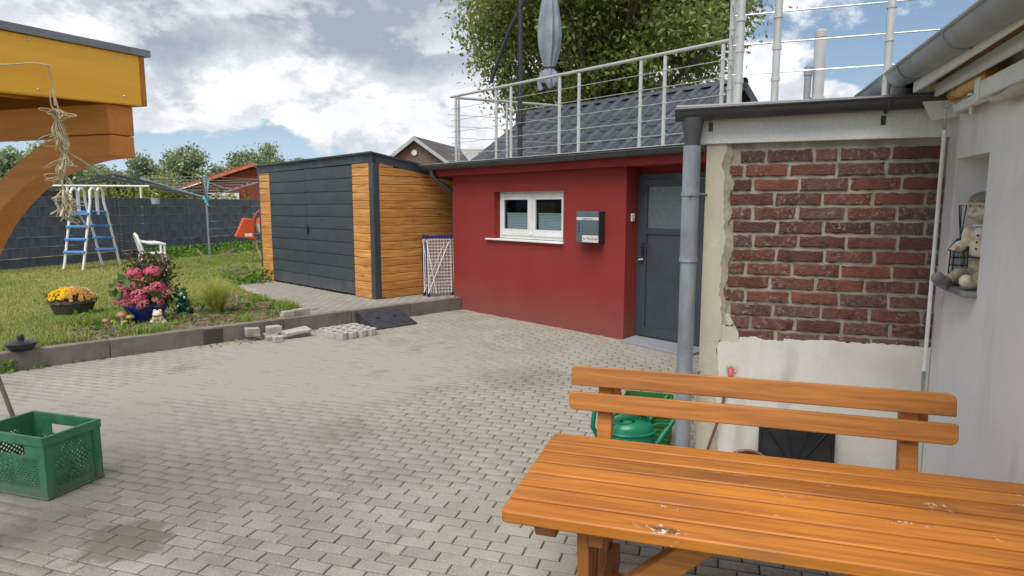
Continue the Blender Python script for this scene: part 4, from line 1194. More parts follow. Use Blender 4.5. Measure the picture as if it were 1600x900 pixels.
# bricks, laid one by one
BL, BHt, CRS = .250, .0715, .0853
zt = 2.035
rows_off = [.13, .0, .06, -.07, .055, -.055, .07, -.065, .04, -.07, .05, -.05, .08, -.03, .02]
for r_ in range(14):
    zc = zt - .040 - r_ * CRS
    x = .085 + rows_off[r_] - .12
    while x < WX - .02:
        ln = BL * rag.uniform(.97, 1.03)
        if r_ == 0 and abs(x - .4) < .25 and rag.random() < .5: ln *= .5
        a, b = max(x, .150 + rag.uniform(-.035, .03) + (.05 if r_ in (0, 13) else 0)), min(x + ln, WX - .004)
        x += ln + .0115
        if b - a < .035: continue
        hh = BHt * rag.uniform(.93, 1.04); dpt = rag.uniform(-.003, .003)
        bm_ = bmesh.new()
        M_ = MB(); M_.box(-(b - a) / 2, (b - a) / 2, -.012 + dpt, .05, -hh / 2, hh / 2)
        # chipped, uneven arrises: subdivide the face and push the rim about
        nxs = 8
        xs = [-(b - a) / 2 + (b - a) * i / nxs for i in range(nxs + 1)]
        zs = [-hh / 2, -hh / 2 + .007, hh / 2 - .007, hh / 2]
        M_ = MB(); vv = []
        for k, zz in enumerate(zs):
            for i, xx in enumerate(xs):
                edge = k in (0, 3) or i in (0, nxs)
                vv.append((xx + (rag.uniform(-.001, .008) * (1 if i == 0 else -1 if i == nxs else 0)), -.013 + dpt + ((.004 + (rag.uniform(0, .010) if rag.random() < .3 else 0)) if edge else rag.uniform(-.0025, .0025)), zz + (rag.uniform(-.0075, .003) * (1 if k == 3 else -1 if k == 0 else 0))))
        w1 = nxs + 1
        ff = [(k * w1 + i, k * w1 + i + 1, (k + 1) * w1 + i + 1, (k + 1) * w1 + i) for k in range(3) for i in range(nxs)]
        rim = list(range(w1)) + [w1 * k + nxs for k in range(1, 4)] + [3 * w1 + i for i in range(nxs - 1, -1, -1)] + [w1 * k for k in (2, 1)]
        o = len(vv)
        vv += [(vv[q][0], .03, vv[q][2]) for q in rim]
        nrim = len(rim)
        ff += [(rim[i], rim[(i + 1) % nrim], o + (i + 1) % nrim, o + i) for i in range(nrim)]
        M_.add(vv, ff); bm_.free()
        M_.build('brick', MAT['brick'], be, loc=((a + b) / 2, 0, zc), ang=28)
# fascia, roof deck, gutter, downpipe
m_ = MB(); m_.box(-.055, WX + .02, -.038, .011, 2.075, 2.235); m_.build('fascia', MAT['white_paint'], be, bevel=.004)
m_ = MB(); m_.box(-.08, WX + .5, .0115, 3.3, 2.122, 2.28); m_.build('roof_deck', MAT['dark_gutter'], be)
m_ = MB(); m_.box(-.18, WX + .1, -.125, .3, 2.292, 2.302); m_.build('drip_edge', MAT['steel'], be)
m_ = MB(); m_.box(-.10, WX + .1, -.0375, .011, 2.236, 2.29); m_.build('gutter_board', MAT['dark_gutter'], be)
m_ = MB(); half_round(m_, -.185, WX - .06, -.108, 2.272, .066, tilt=.015); g2 = m_.build('gutter', MAT['dark_gutter'], be)
for x in (.02, .95):
    p = MB(); p.tube([(x, -.108 - .069 * math.cos(PI * q / 10), 2.275 - .069 * math.sin(PI * q / 10)) for q in range(11)], .006, 6); p.box(x - .012, x + .012, -.045, -.0385, 2.15, 2.2)
    p.build('gutter_bracket', MAT['dark_gutter'], g2)
m_ = MB(); m_.lathe([(.066, 2.225), (.062, 2.18), (.052, 2.12), (.046, 2.06), (.046, 1.98)], c=(-.082, -.108, 0), n=20); m_.build('gutter_outlet', MAT['dark_gutter'], g2)
m_ = MB(); m_.lathe([(.052, 1.36), (.052, 2.06), (.0495, 2.06)], c=(-.082, -.108, 0), n=24); dpn = m_.build('downpipe', MAT['zinc'], be)
m_ = MB(); m_.lathe([(.0495, .0), (.0495, 1.38)], c=(-.080, -.108, 0), n=24); m_.build('pipe_length', MAT['zinc'], dpn)
for z in (1.77, .64):
    p = MB(); p.lathe([(.0535, z - .012), (.057, z - .012), (.057, z + .012), (.0535, z + .012)], c=(-.082, -.108, 0), n=24)
    p.tube([(-.03, -.09, z), (-.01, -.05, z), (.01, -.022, z)], .006, 6); p.box(-.089, -.072, -.18, -.160, z - .01, z + .01)
    p.build('pipe_clamp', MAT['zinc'], dpn)
m_ = MB(); m_.lathe([(.0535, 1.352), (.0560, 1.352), (.0560, 1.376), (.0535, 1.376)], c=(-.082, -.108, 0), n=24); m_.build('pipe_joint', MAT['zinc'], dpn)

# ------------------------------------------------------------------ railings
def railing(name, label, o, rz, spec, mat=MAT['steel']):
    t = thing(name, label, 'railing', fw(o, rz, 0, 0, 0), rz)
    for kind_, a in spec:
        m_ = MB()
        if kind_ == 'post':
            x, y, z0, z1, r_ = a; m_.tube([(x, y, z0), (x, y, z1)], r_, 12); m_.lathe([(r_ * 1.9, 0), (r_ * 1.9, .008)], c=(x, y, z0), n=14)
            m_.tube([(x, y, z1), (x, y, z1 + .05)], r_ * .35, 8)
            po = m_.build('post', mat, t)
            if len(a) == 5:
                c_ = MB(); c_.lathe([(r_ * 1.25, -.011), (r_ * 1.25, .011)], n=10); cme_ = c_.mesh('cable_clamp', mat)
                for k in range(5): link('cable_clamp', cme_, po, (x, y, z1 - .15 - k * .18))
        elif kind_ == 'rail': m_.tube(a, .021, 12); m_.build('handrail', mat, t)
        elif kind_ == 'cable': m_.tube(a, .0042, 6); m_.build('cable', mat, t)
    return t
RB, RTOP = 2.355, 3.42
sp = []
for x in (-3.35, -2.376, -2.05, -1.09, -.746, .224, .559, 1.281): sp.append(('post', (x, -.02, RB, RTOP - .03, .021)))
A_, B_ = (-3.42, .0), (-2.86, 1.92)
for t_ in (.04, .47, .97): sp.append(('post', (A_[0] + (B_[0] - A_[0]) * t_, A_[1] + (B_[1] - A_[1]) * t_, RB, RTOP - .03, .019)))
sp.append(('rail', [(-3.47, -.02, RTOP), (1.42, -.02, RTOP)])); sp.append(('rail', [(A_[0], A_[1] + .03, RTOP - .01), (B_[0], B_[1], RTOP - .01)]))
for k in range(5):
    z = RTOP - .19 - k * .18
    sp.append(('cable', [(-3.47, -.02, z), (1.45, -.02, z)]))
    dx_, dy_ = (B_[0] - A_[0]), (B_[1] - A_[1])
    sp.append(('cable', [(A_[0] - dx_ * .06, A_[1] - dy_ * .06, z - .09), (B_[0], B_[1], z - .09)]))
railing('steel_railing', 'long steel cable railing along the edge of the red house terrace', HO, HRZ, sp)
sp = []
for x, y, r_ in ((.168, .03, .0225), (.376, .03, .0215), (.965, .03, .0215), (1.6, .03, .0215)): sp.append(('post', (x, y, 2.29, 3.32, r_)))
for y in (.14, 1.1, 2.1, 2.9): sp.append(('post', (.118, y, 2.29, 3.30, .018)))
sp.append(('rail', [(.1, .03, 3.36), (2.2, .03, 3.36)])); sp.append(('rail', [(.118, .03, 3.36), (.118, 3.0, 3.36)]))
for k in range(5):
    z = 2.49 + k * .172
    sp.append(('cable', [(.13, .03, z), (2.2, .03, z)])); sp.append(('cable', [(.118, -.0, z + .06), (.118, 3.0, z + .06)]))
railing('steel_railing', 'near steel cable railing standing on the brick extension roof', BO, BRZ, sp)
fu = thing('steel_flue', 'shiny steel flue pipe with a flat cap behind the near railing', 'flue pipe', BW(.75, 1.5, 2.28), BRZ)
m_ = MB(); m_.lathe([(.052, 0), (.052, .27), (.043, .27), (.043, .72)], n=20); m_.build('pipe', MAT['steel'], fu)
m_ = MB(); m_.lathe([(.047, .722), (.047, .77), (.03, .785)], n=20); m_.build('cap', MAT['steel'], fu)
f2 = thing('vent_pipe', 'shorter grey vent pipe just left of the shiny flue', 'vent pipe', BW(.672, 1.5, 2.28), BRZ)
m_ = MB(); m_.lathe([(.026, 0), (.026, .44), (.030, .44), (.030, .50)], n=16); m_.build('pipe', MAT['zinc'], f2)
m_ = MB(); m_.lathe([(.031, .502), (.018, .512)], n=16); m_.build('cap', MAT['zinc'], f2)

# ------------------------------------------------------------------ white house on the right
wh = thing('white_house', 'white rendered house wall at the right with a niche and zinc gutter', 'house', BW(0, 0), BRZ)
m_ = MB()
# wall runs along local y at x = WX, seen from -x; built as a slab with a niche hole, turned a quarter
NY0, NY1, NZ0, NZ1 = -.66, -.185, 1.29, 1.945
def turn(mb_):
    mb_.v = [(p[1] + WX, -p[0], p[2]) for p in mb_.v]; return mb_
m_.wall(-.5, 3.6, -.1, 2.40, 0, .17, [(-NY1, -NY0, NZ0, NZ1)]); turn(m_); m_.build('wall', MAT['white_render'], wh)
m_ = MB(); m_.wall(-.5, 3.6, -.1, 2.40, .1705, .30, []); turn(m_); m_.build('inner_wall', MAT['white_render'], wh)
m_ = MB(); m_.box(WX - .058, WX + .168, NY0 - .01, NY1 + .01, NZ0 - .026, NZ0 + .0005); m_.build('niche_sill', simple('grey_slate_sill', S(132, 136, 136), S(108, 112, 112), 8, .5, .2, 50), wh, bevel=.004)
# eaves: zinc gutter on brackets, sloping white soffit box open underneath
GP, GQ = Vector((.955, 1.05, 2.475)), Vector((.955, -3.2, 2.335))
gl_ = (GQ - GP).length; gang = math.atan2(GQ.z - GP.z, gl_)
m_ = MB(); half_round(m_, 0, gl_, 0, 0, .078, 16, .003, .011)
gz = m_.build('zinc_gutter', MAT['zinc_gutter'], wh, loc=(GP.x + .078, GP.y, GP.z), rot=(0, -gang, R(-90)))
for x in (1.35, 2.15, 2.95, 3.75):
    p = MB(); p.tube([(x, -.081 * math.cos(PI * q / 12), -.081 * math.sin(PI * q / 12)) for q in range(13)], .0055, 6); p.build('gutter_bracket', MAT['zinc'], gz)
m_ = MB(); m_.tube([(.95, .02, -.055), (.92, .0, -.13), (.72, -.03, -.19), (.60, -.04, -.21), (.54, -.04, -.30)], [.062, .056, .05, .05, .05], 16); m_.build('spout', MAT['zinc_gutter'], gz)
m_ = MB(); m_.prism([(1.06, 2.405), (WX + 2.5, 2.445), (WX + 2.5, 2.475), (1.05, 2.43)], 'y', -3.6, .9); m_.build('roof_edge', MAT['dark_gutter'], wh)
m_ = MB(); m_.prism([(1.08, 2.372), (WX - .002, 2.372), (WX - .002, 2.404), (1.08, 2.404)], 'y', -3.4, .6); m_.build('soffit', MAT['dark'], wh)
m_ = MB(); m_.box(1.062, 1.079, -3.4, -.15, 2.30, 2.36); m_.build('eaves_strip', MAT['white_paint'], wh, bevel=.003)
m_ = MB(); m_.prism([(1.085, 2.358), (1.080, 2.31), (1.158, 2.150), (WX - .002, 2.168), (WX - .002, 2.358)], 'y', -.165, -.158); m_.build('end_plate', MAT['white_paint'], wh)
m_ = MB(); m_.box(1.165, WX - .004, -3.2, -.12, 2.34, 2.371); m_.build('roof_timber', MAT['raw_wood'], wh)
# awning under the eaves
aw = thing('awning', 'folded white awning cassette fixed under the eaves of the white house', 'awning', BW(0, 0), BRZ)
m_ = MB(); m_.box(1.148, 1.166, -3.2, -.22, 2.268, 2.328); m_.box(1.1665, 1.185, -3.2, -.22, 2.278, 2.292); m_.build('front_profile', MAT['white_paint'], aw, bevel=.003)
m_ = MB(); m_.box(1.185, 1.215, -3.2, -.80, 2.168, 2.245); m_.box(1.2155, 1.24, -3.2, -.80, 2.172, 2.185); m_.build('drop_bar', MAT['white_paint'], aw, bevel=.004)
m_ = MB(); m_.box(1.178, 1.225, -.798, -.74, 2.16, 2.262); m_.tube([(1.2, -.76, 2.262), (1.2, -.76, 2.30)], .012, 8); m_.build('end_bracket', MAT['white_paint'], aw, bevel=.004)
m_ = MB(); m_.beam((1.225, -.30, 2.185), (1.225, -.72, 2.19), .03, .045); m_.box(1.21, 1.28, -.33, -.30, 2.16, 2.215); m_.beam((1.235, -.70, 2.19), (1.25, -1.0, 2.175), .03, .03); m_.build('arm', MAT['white_paint'], aw, bevel=.004)
m_ = MB(); m_.tube([(1.225, -.56, 2.13), (1.225, -.56, 2.25)], .009, 10); m_.lathe([(.022, 0), (.022, .012)], c=(1.225, -.56, 2.215), n=12); m_.build('pin', MAT['steel'], aw)
m_ = MB(); vs_ = []
n = 26
for i in range(n + 1):
    y = -.86 - 2.3 * i / n
    for k in range(7):
        a = PI * k / 6
        vs_.append((1.235 + .035 * math.cos(a) + .004 * math.sin(i * 1.9 + k), y, 2.165 - .03 * math.sin(a) - .006 * math.sin(i * 1.3)))
m_.add(vs_, [(i * 7 + k, i * 7 + k + 1, (i + 1) * 7 + k + 1, (i + 1) * 7 + k) for i in range(n) for k in range(6)]); m_.build('folded_cloth', simple('awning_cloth', S(196, 192, 186), S(180, 176, 170), 5, .9), aw)
m_ = MB()
m_.tube([(1.215, -.30, 2.262), (1.215, -.85, 2.262)], .033, 16)
m_.build('striped_roll', simple('striped_awning_cloth', S(206, 172, 120), S(178, 118, 62), 9, .8, .2, 30, 0, 0, .3, .2, .45, .55, (.2, 1, .2)), aw)
cr = thing('awning_crank', 'long white awning crank rod hanging in front of the bricks', 'crank rod', BW(1.222, -.16, 0), BRZ)
m_ = MB(); m_.tube([(0, 0, 2.10), (.0, .002, .78)], .0105, 12); m_.build('rod', MAT['white'], cr)
m_ = MB(); m_.tube([(0, 0, 2.215), (0, 0, 2.10)], .006, 8)
m_.tube([(.018 * math.sin(a), 0, 2.235 + .026 * math.cos(a)) for a in [i * 2 * PI / 12 for i in range(12)]], .006, 6, closed=True); m_.build('hook', MAT['alu'], cr)
m_ = MB(); m_.tube([(0, .002, .78), (0, .002, .66), (-.012, -.02, .635), (-.004, -.03, .55), (-.002, -.03, .50)], .009, 10); m_.build('crank_handle', MAT['alu'], cr)
# ------------------------------------------------------------------ garden table and bench
tb = thing('garden_table', 'orange brown varnished slatted garden table with flaked knots in the foreground', 'table', TW(0, 0), TRZ)
TX0, TX1, TY0, TY1, TZ = -.603, 1.12, 1.80, 2.535, .75
npl = 7; pw = (TY1 - TY0 + .006) / npl
for k in range(npl):
    y = TY0 + pw * (k + .5)
    p = MB(); hx, hy = (TX1 - TX0) / 2, pw / 2 - .0070
    r_ = .02
    a, b = -hx, hx
    poly = [(a, -hy), (b, -hy), (b, hy), (a, hy)]
    if k == 0: poly = [(a + r_, -hy), (b, -hy), (b, hy), (a, hy), (a, -hy + r_), (a + r_ * .3, -hy + r_ * .3)]
    if k == npl - 1: poly = [(a, -hy), (b, -hy), (b, hy), (a + r_, hy), (a + r_ * .3, hy - r_ * .3), (a, hy - r_)]
    p.prism(poly, 'z', -.040 + rng.uniform(0, .001), rng.uniform(-.001, .0008))
    p.build('plank', MAT['wood_table'], tb, loc=((TX0 + TX1) / 2, y, TZ), bevel=.0055, seg=2)
for x in (-.475, .98):
    m_ = MB(); m_.prism([(TY0 + .05, -.034), (TY1 - .05, -.034), (TY1 - .09, .034), (TY0 + .09, .034)][::-1], 'x', x - .035, x + .035)
    m_.v = [(p[0], p[1], TZ - .075 - (p[2])) for p in m_.v]; m_.build('batten', MAT['wood_leg'], tb, bevel=.004)
for x in (-.33, .84):
    m_ = MB()
    m_.prism([(TY0 + .07, TZ - .042), (TY0 + .20, TZ - .042), (TY0 + .26, .0), (TY0 + .12, .0)], 'x', x - .04, x - .002); m_.build('leg', MAT['wood_leg'], tb, bevel=.005)
    m_ = MB(); m_.prism([(TY1 - .07, TZ - .042), (TY1 - .20, TZ - .042), (TY1 - .26, .0), (TY1 - .12, .0)], 'x', x - .04, x - .002); m_.build('leg', MAT['wood_leg'], tb, bevel=.005)
    m_ = MB(); m_.box(x - .0015, x + .045, TY0 + .06, TY1 - .06, TZ - .105, TZ - .042); m_.build('top_bearer', MAT['wood_leg'], tb, bevel=.004)
    m_ = MB(); m_.box(x - .0015, x + .036, TY0 + .16, TY1 - .16, .30, .39); m_.build('cross_bar', MAT['wood_leg'], tb, bevel=.004)
    sx = 1 if x < .2 else -1
    m_ = MB(); m_.beam((x + .05 * sx, (TY0 + TY1) / 2 - .20, .40), (x + .36 * sx, (TY0 + TY1) / 2 - .20, TZ - .075), .06, .075); m_.build('brace', MAT['wood_bench'], tb, bevel=.004)
m_ = MB(); m_.box(-.30, .84, (TY0 + TY1) / 2 - .02, (TY0 + TY1) / 2 + .02, .31, .38); m_.build('stretcher', MAT['wood_bench'], tb, bevel=.004)

bn = thing('garden_bench', 'orange brown wooden garden bench with two back slats behind the table', 'bench', TW(0, 0), TRZ)
BY = 3.086
def slat(x0_, x1_, z0_, z1_, y, up):
    hx, hz = (x1_ - x0_) / 2, (z1_ - z0_) / 2; r_ = .026
    if up: poly = [(-hx, -hz), (hx, -hz), (hx, hz - r_), (hx - r_ * .3, hz - r_ * .3), (hx - r_, hz), (-hx + .012, hz), (-hx, hz - .012)]
    else: poly = [(-hx + r_, -hz), (hx - r_, -hz), (hx - r_ * .3, -hz + r_ * .3), (hx, -hz + r_), (hx, hz), (-hx, hz), (-hx, -hz + r_), (-hx + r_ * .3, -hz + r_ * .3)]
    p = MB(); p.prism(poly, 'y', -.016, .016)
    p.build('back_slat', MAT['wood_bench'], bn, loc=((x0_ + x1_) / 2, y, (z0_ + z1_) / 2), rot=(R(-10), 0, 0), bevel=.005, seg=3)
slat(-.645, 1.022, .806, .903, BY, True)
slat(-.652, 1.032, .686, .776, BY - .018, False)
for x in (-.475, .858):
    m_ = MB()
    pts = [(BY + .068, .880), (BY + .030, .880), (BY + .015, .80), (BY - .02, .62), (BY - .06, .44), (BY - .03, .2), (BY + .09, 0), (BY + .17, 0), (BY + .06, .22), (BY + .02, .42), (BY + .045, .62), (BY + .07, .80)]
    m_.prism(pts, 'x', x - .036, x + .036); m_.build('rear_leg', MAT['wood_bench'], bn, bevel=.006)
    m_ = MB(); m_.prism([(BY + .018, .80), (BY + .062, .80), (BY + .062, .72), (BY + .01, .72)], 'x', x + .0365, x + .07); m_.build('back_block', MAT['wood_bench'], bn)
    m_ = MB(); m_.prism([(BY - .36, .44), (BY - .28, .44), (BY - .33, 0), (BY - .42, 0)], 'x', x - .036, x + .036); m_.build('front_leg', MAT['wood_leg'], bn, bevel=.005)
    m_ = MB(); m_.box(x - .033, x + .033, BY - .38, BY - .07, .36, .435); m_.build('seat_bearer', MAT['wood_leg'], bn, bevel=.004)
for k in range(4):
    p = MB(); p.box(-.83, .83, -.04, .04, -.014, .014); p.build('seat_slat', MAT['wood_bench'], bn, loc=(.19, BY - .36 + k * .09, .455), bevel=.005)

# ------------------------------------------------------------------ timber carport at the left
cp = thing('timber_carport', 'yellow stained timber carport with grey roof edge and arched brace at the left', 'carport', TW(0, 0), TRZ)
CXX = -2.148
def tilt_box(m_, x0_, x1_, y0_, y1_, z0a, z1a, z0b, z1b):
    m_.add([(x0_, y0_, z0a), (x1_, y0_, z0a), (x1_, y1_, z0b), (x0_, y1_, z0b), (x0_, y0_, z1a), (x1_, y0_, z1a), (x1_, y1_, z1b), (x0_, y1_, z1b)],
           [(0, 3, 2, 1), (4, 5, 6, 7), (0, 1, 5, 4), (1, 2, 6, 5), (2, 3, 7, 6), (3, 0, 4, 7)])
sl_ = .06
def cz(y, z): return z + (y - 2.03) * sl_
Yn = 1.35
m_ = MB(); tilt_box(m_, CXX - .028, CXX, Yn, 2.03, cz(Yn, 2.086), cz(Yn, 2.276), 2.086, 2.276); m_.build('fascia_board', MAT['wood_carport'], cp, origin=(CXX, 1.6, 2.18), bevel=.004)
m_ = MB(); tilt_box(m_, -5.4, CXX - .0, 2.0305, 2.055, 2.087, 2.277, 2.087, 2.277); m_.build('fascia_board', wood('carport_end_wood', S(196, 124, 40), S(170, 98, 30), 0, .5, .4), cp, origin=(-3.5, 2.04, 2.18), bevel=.004)
m_ = MB(); tilt_box(m_, -5.4, CXX + .012, Yn, 2.075, cz(Yn, 2.278), cz(Yn, 2.303), 2.278, 2.303); m_.build('roof_sheet', simple('grey_roof_trim', S(134, 136, 142), S(118, 121, 127), 3, .5, .1, 60, .2), cp)
m_ = MB(); tilt_box(m_, -5.2, CXX - .03, Yn, 1.99, cz(Yn, 2.255), cz(Yn, 2.2775), 2.255, 2.2775); m_.build('roof_boarding', wood('boarding_wood', S(140, 96, 60), S(110, 72, 44), 0, .7), cp, origin=(-3.6, 1.6, 2.2))
for k in range(7):
    x = CXX - .42 - k * .45
    m_ = MB(); tilt_box(m_, x - .03, x + .03, Yn, 1.99, cz(Yn, 2.12), cz(Yn, 2.254), 2.12, 2.254); m_.build('rafter', MAT['wood_beam'], cp, origin=(x, .8, 2.1))
m_ = MB(); m_.box(-5.2, CXX - .03, 1.90, 2.012, 1.968, 2.0795); m_.build('cross_beam', wood('beam_wood_x', S(212, 136, 58), S(184, 110, 44), 0, .5, .3, 0, .03), cp, origin=(-3.6, 1.95, 2.02), bevel=.004)
# arched brace under the cross beam, running down to the post
def spline(pts, n=5, closed=False):
    """Catmull-Rom points through pts"""
    P_ = [Vector(p) for p in pts]; k = len(P_); out_ = []
    for i in range(k if closed else k - 1):
        g_ = (lambda q: P_[q % k]) if closed else (lambda q: P_[max(0, min(k - 1, q))])
        a, b, c, e = g_(i - 1), g_(i), g_(i + 1), g_(i + 2)
        for q in range(n):
            t = q / n
            out_.append(.5 * ((2 * b) + (c - a) * t + (2 * a - 5 * b + 4 * c - e) * t * t + (3 * b - a - 3 * c + e) * t ** 3))
    if not closed: out_.append(P_[-1])
    return out_
low = [(-2.178, 1.884), (-2.285, 1.880), (-2.402, 1.860), (-2.521, 1.826), (-2.616, 1.789), (-2.695, 1.745), (-2.795, 1.675), (-2.90, 1.575), (-3.02, 1.42), (-3.18, 1.16), (-3.30, .90), (-3.40, .62)]
upp = [(-3.40, .95), (-3.30, 1.16), (-3.15, 1.40), (-3.02, 1.575), (-2.942, 1.663), (-2.865, 1.735), (-2.774, 1.805), (-2.667, 1.873), (-2.57, 1.921), (-2.49, 1.9655)]
sp2 = lambda L: [(p.x, p.y) for p in spline([(a, b, 0) for a, b in L], 3)]
poly = [(CXX - .03, 1.9655)] + sp2(low) + sp2(upp)
m_ = MB(); m_.prism(poly, 'y', 1.903, 2.009); m_.build('arched_brace', wood('brace_wood', S(212, 136, 58), S(186, 112, 46), 0, .5, .3, 0, .03), cp, origin=(-2.6, 1.95, 1.7), bevel=.004)
m_ = MB(); m_.box(-3.52, -3.40, 1.895, 2.015, 0, 1.966); m_.build('post', wood('post_wood', S(180, 104, 38), S(152, 84, 30), 2, .5, .3), cp, origin=(-3.46, 1.95, 1), bevel=.004)
m_ = MB()
for y, z in ((1.93, 2.25), (1.95, 2.11), (1.60, 2.235), (1.62, 2.08)): m_.sphere((CXX + .001, y, z), (.003, .005, .005), 8, 5)
m_.build('screw', MAT['steel'], cp)
sp_ = lambda L: spline(L, 4)
# knotted bundle of twine hanging from a hook on the carport
tw_ = thing('twine_bundle', 'frayed knotted bundle of pale hemp twine hanging from the carport beam', 'twine', TW(CXX + .03, 1.640, .432), TRZ)
tw_.scale = (1, .9, .8)
m_ = MB()
m_.tube(sp_([(0, .0, 2.158), (0, -.06, 2.155), (0, -.2, 2.118), (0, -.42, 2.09)]), .0036, 6)
m_.tube(sp_([(0, 0, 2.16), (.002, .004, 2.11), (.003, .008, 2.06), (0, .012, 2.0)]), .0036, 6)
m_.tube(sp_([(-.004, 0, 2.06), (-.006, .002, 2.0), (0, .018, 1.97)]), .0024, 6); m_.tube(sp_([(.004, .004, 2.06), (.006, .016, 2.0), (0, .022, 1.97)]), .0024, 6)
m_.build('cord', MAT['twine'], tw_)
tr_ = random.Random(5)
def hank(zt, zb, rad, n, loops, ends, y0=.015, y1=.02):
    """a hank of twine: strands bowed between two knots, hanging loops and a few cut ends"""
    m_ = MB()
    for k in range(n):
        a = tr_.uniform(0, 2 * PI); r1, r2 = rad * tr_.uniform(.2, 1), rad * tr_.uniform(.2, 1.1)
        m_.tube(sp_([(.004 * math.cos(a), y0 + .004 * math.sin(a), zt), (r1 * math.cos(a), y0 + r1 * math.sin(a), zt + (zb - zt) * .33), (r2 * math.cos(a + .5), y1 + r2 * math.sin(a + .5), zt + (zb - zt) * .7), (.005 * math.cos(a), y1 + .005 * math.sin(a), zb)]), .0019, 5)
    for k in range(loops):
        a = tr_.uniform(0, 2 * PI); z = tr_.uniform(zb, zt); L_ = tr_.uniform(.03, .075); w_ = tr_.uniform(.008, .018); sx = math.cos(a) * .5; sy = math.sin(a)
        c = Vector((0, y0 + (y1 - y0) * .5, z)); o1 = Vector((sx, sy, tr_.uniform(-.9, .1))).normalized()
        sd = Vector((-sy, sx, 0)).normalized() * w_; sd = sd.lerp(Vector((0, 0, w_)), .6)
        m_.tube(sp_([c, c + o1 * L_ * .4 + sd, c + o1 * L_ * .85 + sd * .8, c + o1 * L_, c + o1 * L_ * .85 - sd * .8, c + o1 * L_ * .4 - sd, c + Vector((0, 0, -.006))]), .0019, 5)
    for k in range(ends):
        a = tr_.uniform(0, 2 * PI); z = tr_.uniform(zb, zt); L_ = tr_.uniform(.025, .06)
        c = Vector((0, y0, z)); o1 = Vector((math.cos(a) * .5, math.sin(a), tr_.uniform(-.6, .5)))
        m_.tube(sp_([c, c + o1 * L_ * .5 + Vector((0, 0, .006)), c + o1 * L_ - Vector((0, 0, .004))]), .0026, 6)
    return m_
hank(1.985, 1.935, .020, 18, 6, 12).build('knot', MAT['twine'], tw_)
hank(1.945, 1.80, .024, 22, 9, 8, .015, .03).build('strand', MAT['twine'], tw_)
m_ = hank(1.81, 1.70, .020, 22, 10, 6, .03, .012)
m_.tube(sp_([(0, .03, 1.82), (0, .09, 1.785), (.0, .17, 1.735)]), .0036, 6); m_.build('strand', MAT['twine'], tw_)
m_ = MB(); m_.tube(sp_([(.0, .012, 1.71), (.002, .010, 1.68), (.003, .014, 1.64)]), .0034, 5); m_.build('cord', MAT['twine'], tw_)
m_ = hank(1.65, 1.53, .032, 22, 16, 14, .014, .012)
m_.tube(sp_([(0, .025, 1.60), (0, .07, 1.545), (0, .10, 1.485)]), .0034, 6)
m_.build('tassel', MAT['twine'], tw_)

# ------------------------------------------------------------------ green crate with empty bottles
ct = thing('green_crate', 'dark green lattice sided plastic crate standing on the paving at the left', 'crate', TW(-3.61, 2.56, .002), TRZ)
CW, CD, CHt = .56, .36, .375     # along -x, along +y
def lattice(m_, u0, u1, z0_, z1_, put, pitch=.030, w_=.0095):
    """diagonal lattice of bars filling a rectangle; put maps (u, z, depth) to 3-D"""
    n = int((u1 - u0 + z1_ - z0_) / pitch)
    for k in range(1, n):
        s_ = k * pitch
        a = (u0 + max(0, s_ - (z1_ - z0_)), z0_ + min(s_, z1_ - z0_)); b = (u0 + min(s_, u1 - u0), z0_ + max(0, s_ - (u1 - u0)))
        for fl_ in (0, 1):
            p, q = a, b
            if fl_: p, q = (u0 + u1 - a[0], a[1]), (u0 + u1 - b[0], b[1])
            dd = Vector((q[0] - p[0], q[1] - p[1])); 
            if dd.length < .004: continue
            nn = Vector((-dd.y, dd.x)).normalized() * w_ / 2
            vs_ = [put(p[0] + nn.x, p[1] + nn.y, d_) for d_ in (0,)] + [put(p[0] - nn.x, p[1] - nn.y, 0), put(q[0] - nn.x, q[1] - nn.y, 0), put(q[0] + nn.x, q[1] + nn.y, 0)]
            vs2 = [put(p[0] + nn.x, p[1] + nn.y, 1), put(p[0] - nn.x, p[1] - nn.y, 1), put(q[0] - nn.x, q[1] - nn.y, 1), put(q[0] + nn.x, q[1] + nn.y, 1)]
            m_.add(vs_ + vs2, [(0, 1, 2, 3), (7, 6, 5, 4), (0, 4, 5, 1), (1, 5, 6, 2), (2, 6, 7, 3), (3, 7, 4, 0)])
WTk = .004
def side_panel(L, put, grip):
    m_ = MB(); tmp = MB()
    hs = [(.07, L - .07, .055, .235)]
    gz0, gz1 = (.262, .292) if grip == 'lattice' else (.25, .31)
    hs.append((L * .30, L * .70, gz0, gz1))
    tmp.wall(.012, L - .012, .012, .325, 0, WTk, hs)
    tmp.v = [put(p[0], p[2], p[1] / WTk) for p in tmp.v]
    m_.add(tmp.v, tmp.f)
    lattice(m_, .07, L - .07, .055, .235, put)
    if grip == 'lattice': lattice(m_, L * .30, L * .70, gz0, gz1, put, .022, .007)
    for u in (.045, L - .045):
        t2 = MB(); t2.box(u - .004, u + .004, -.010, -.0005, .02, .325); t2.v = [put(p[0], p[2], p[1] / WTk) for p in t2.v]; m_.add(t2.v, t2.f)
    return m_
side_panel(CD, lambda u, z, d_: (-.012 - d_ * WTk, u, z), 'lattice').build('side_panel', MAT['crate'], ct, smooth=False)
side_panel(CD, lambda u, z, d_: (-CW + .012 + d_ * WTk, u, z), 'lattice').build('side_panel', MAT['crate'], ct, smooth=False)
side_panel(CW, lambda u, z, d_: (-u, .012 + d_ * WTk, z), 'open').build('side_panel', MAT['crate'], ct, smooth=False)
side_panel(CW, lambda u, z, d_: (-u, CD - .012 - d_ * WTk, z), 'open').build('side_panel', MAT['crate'], ct, smooth=False)
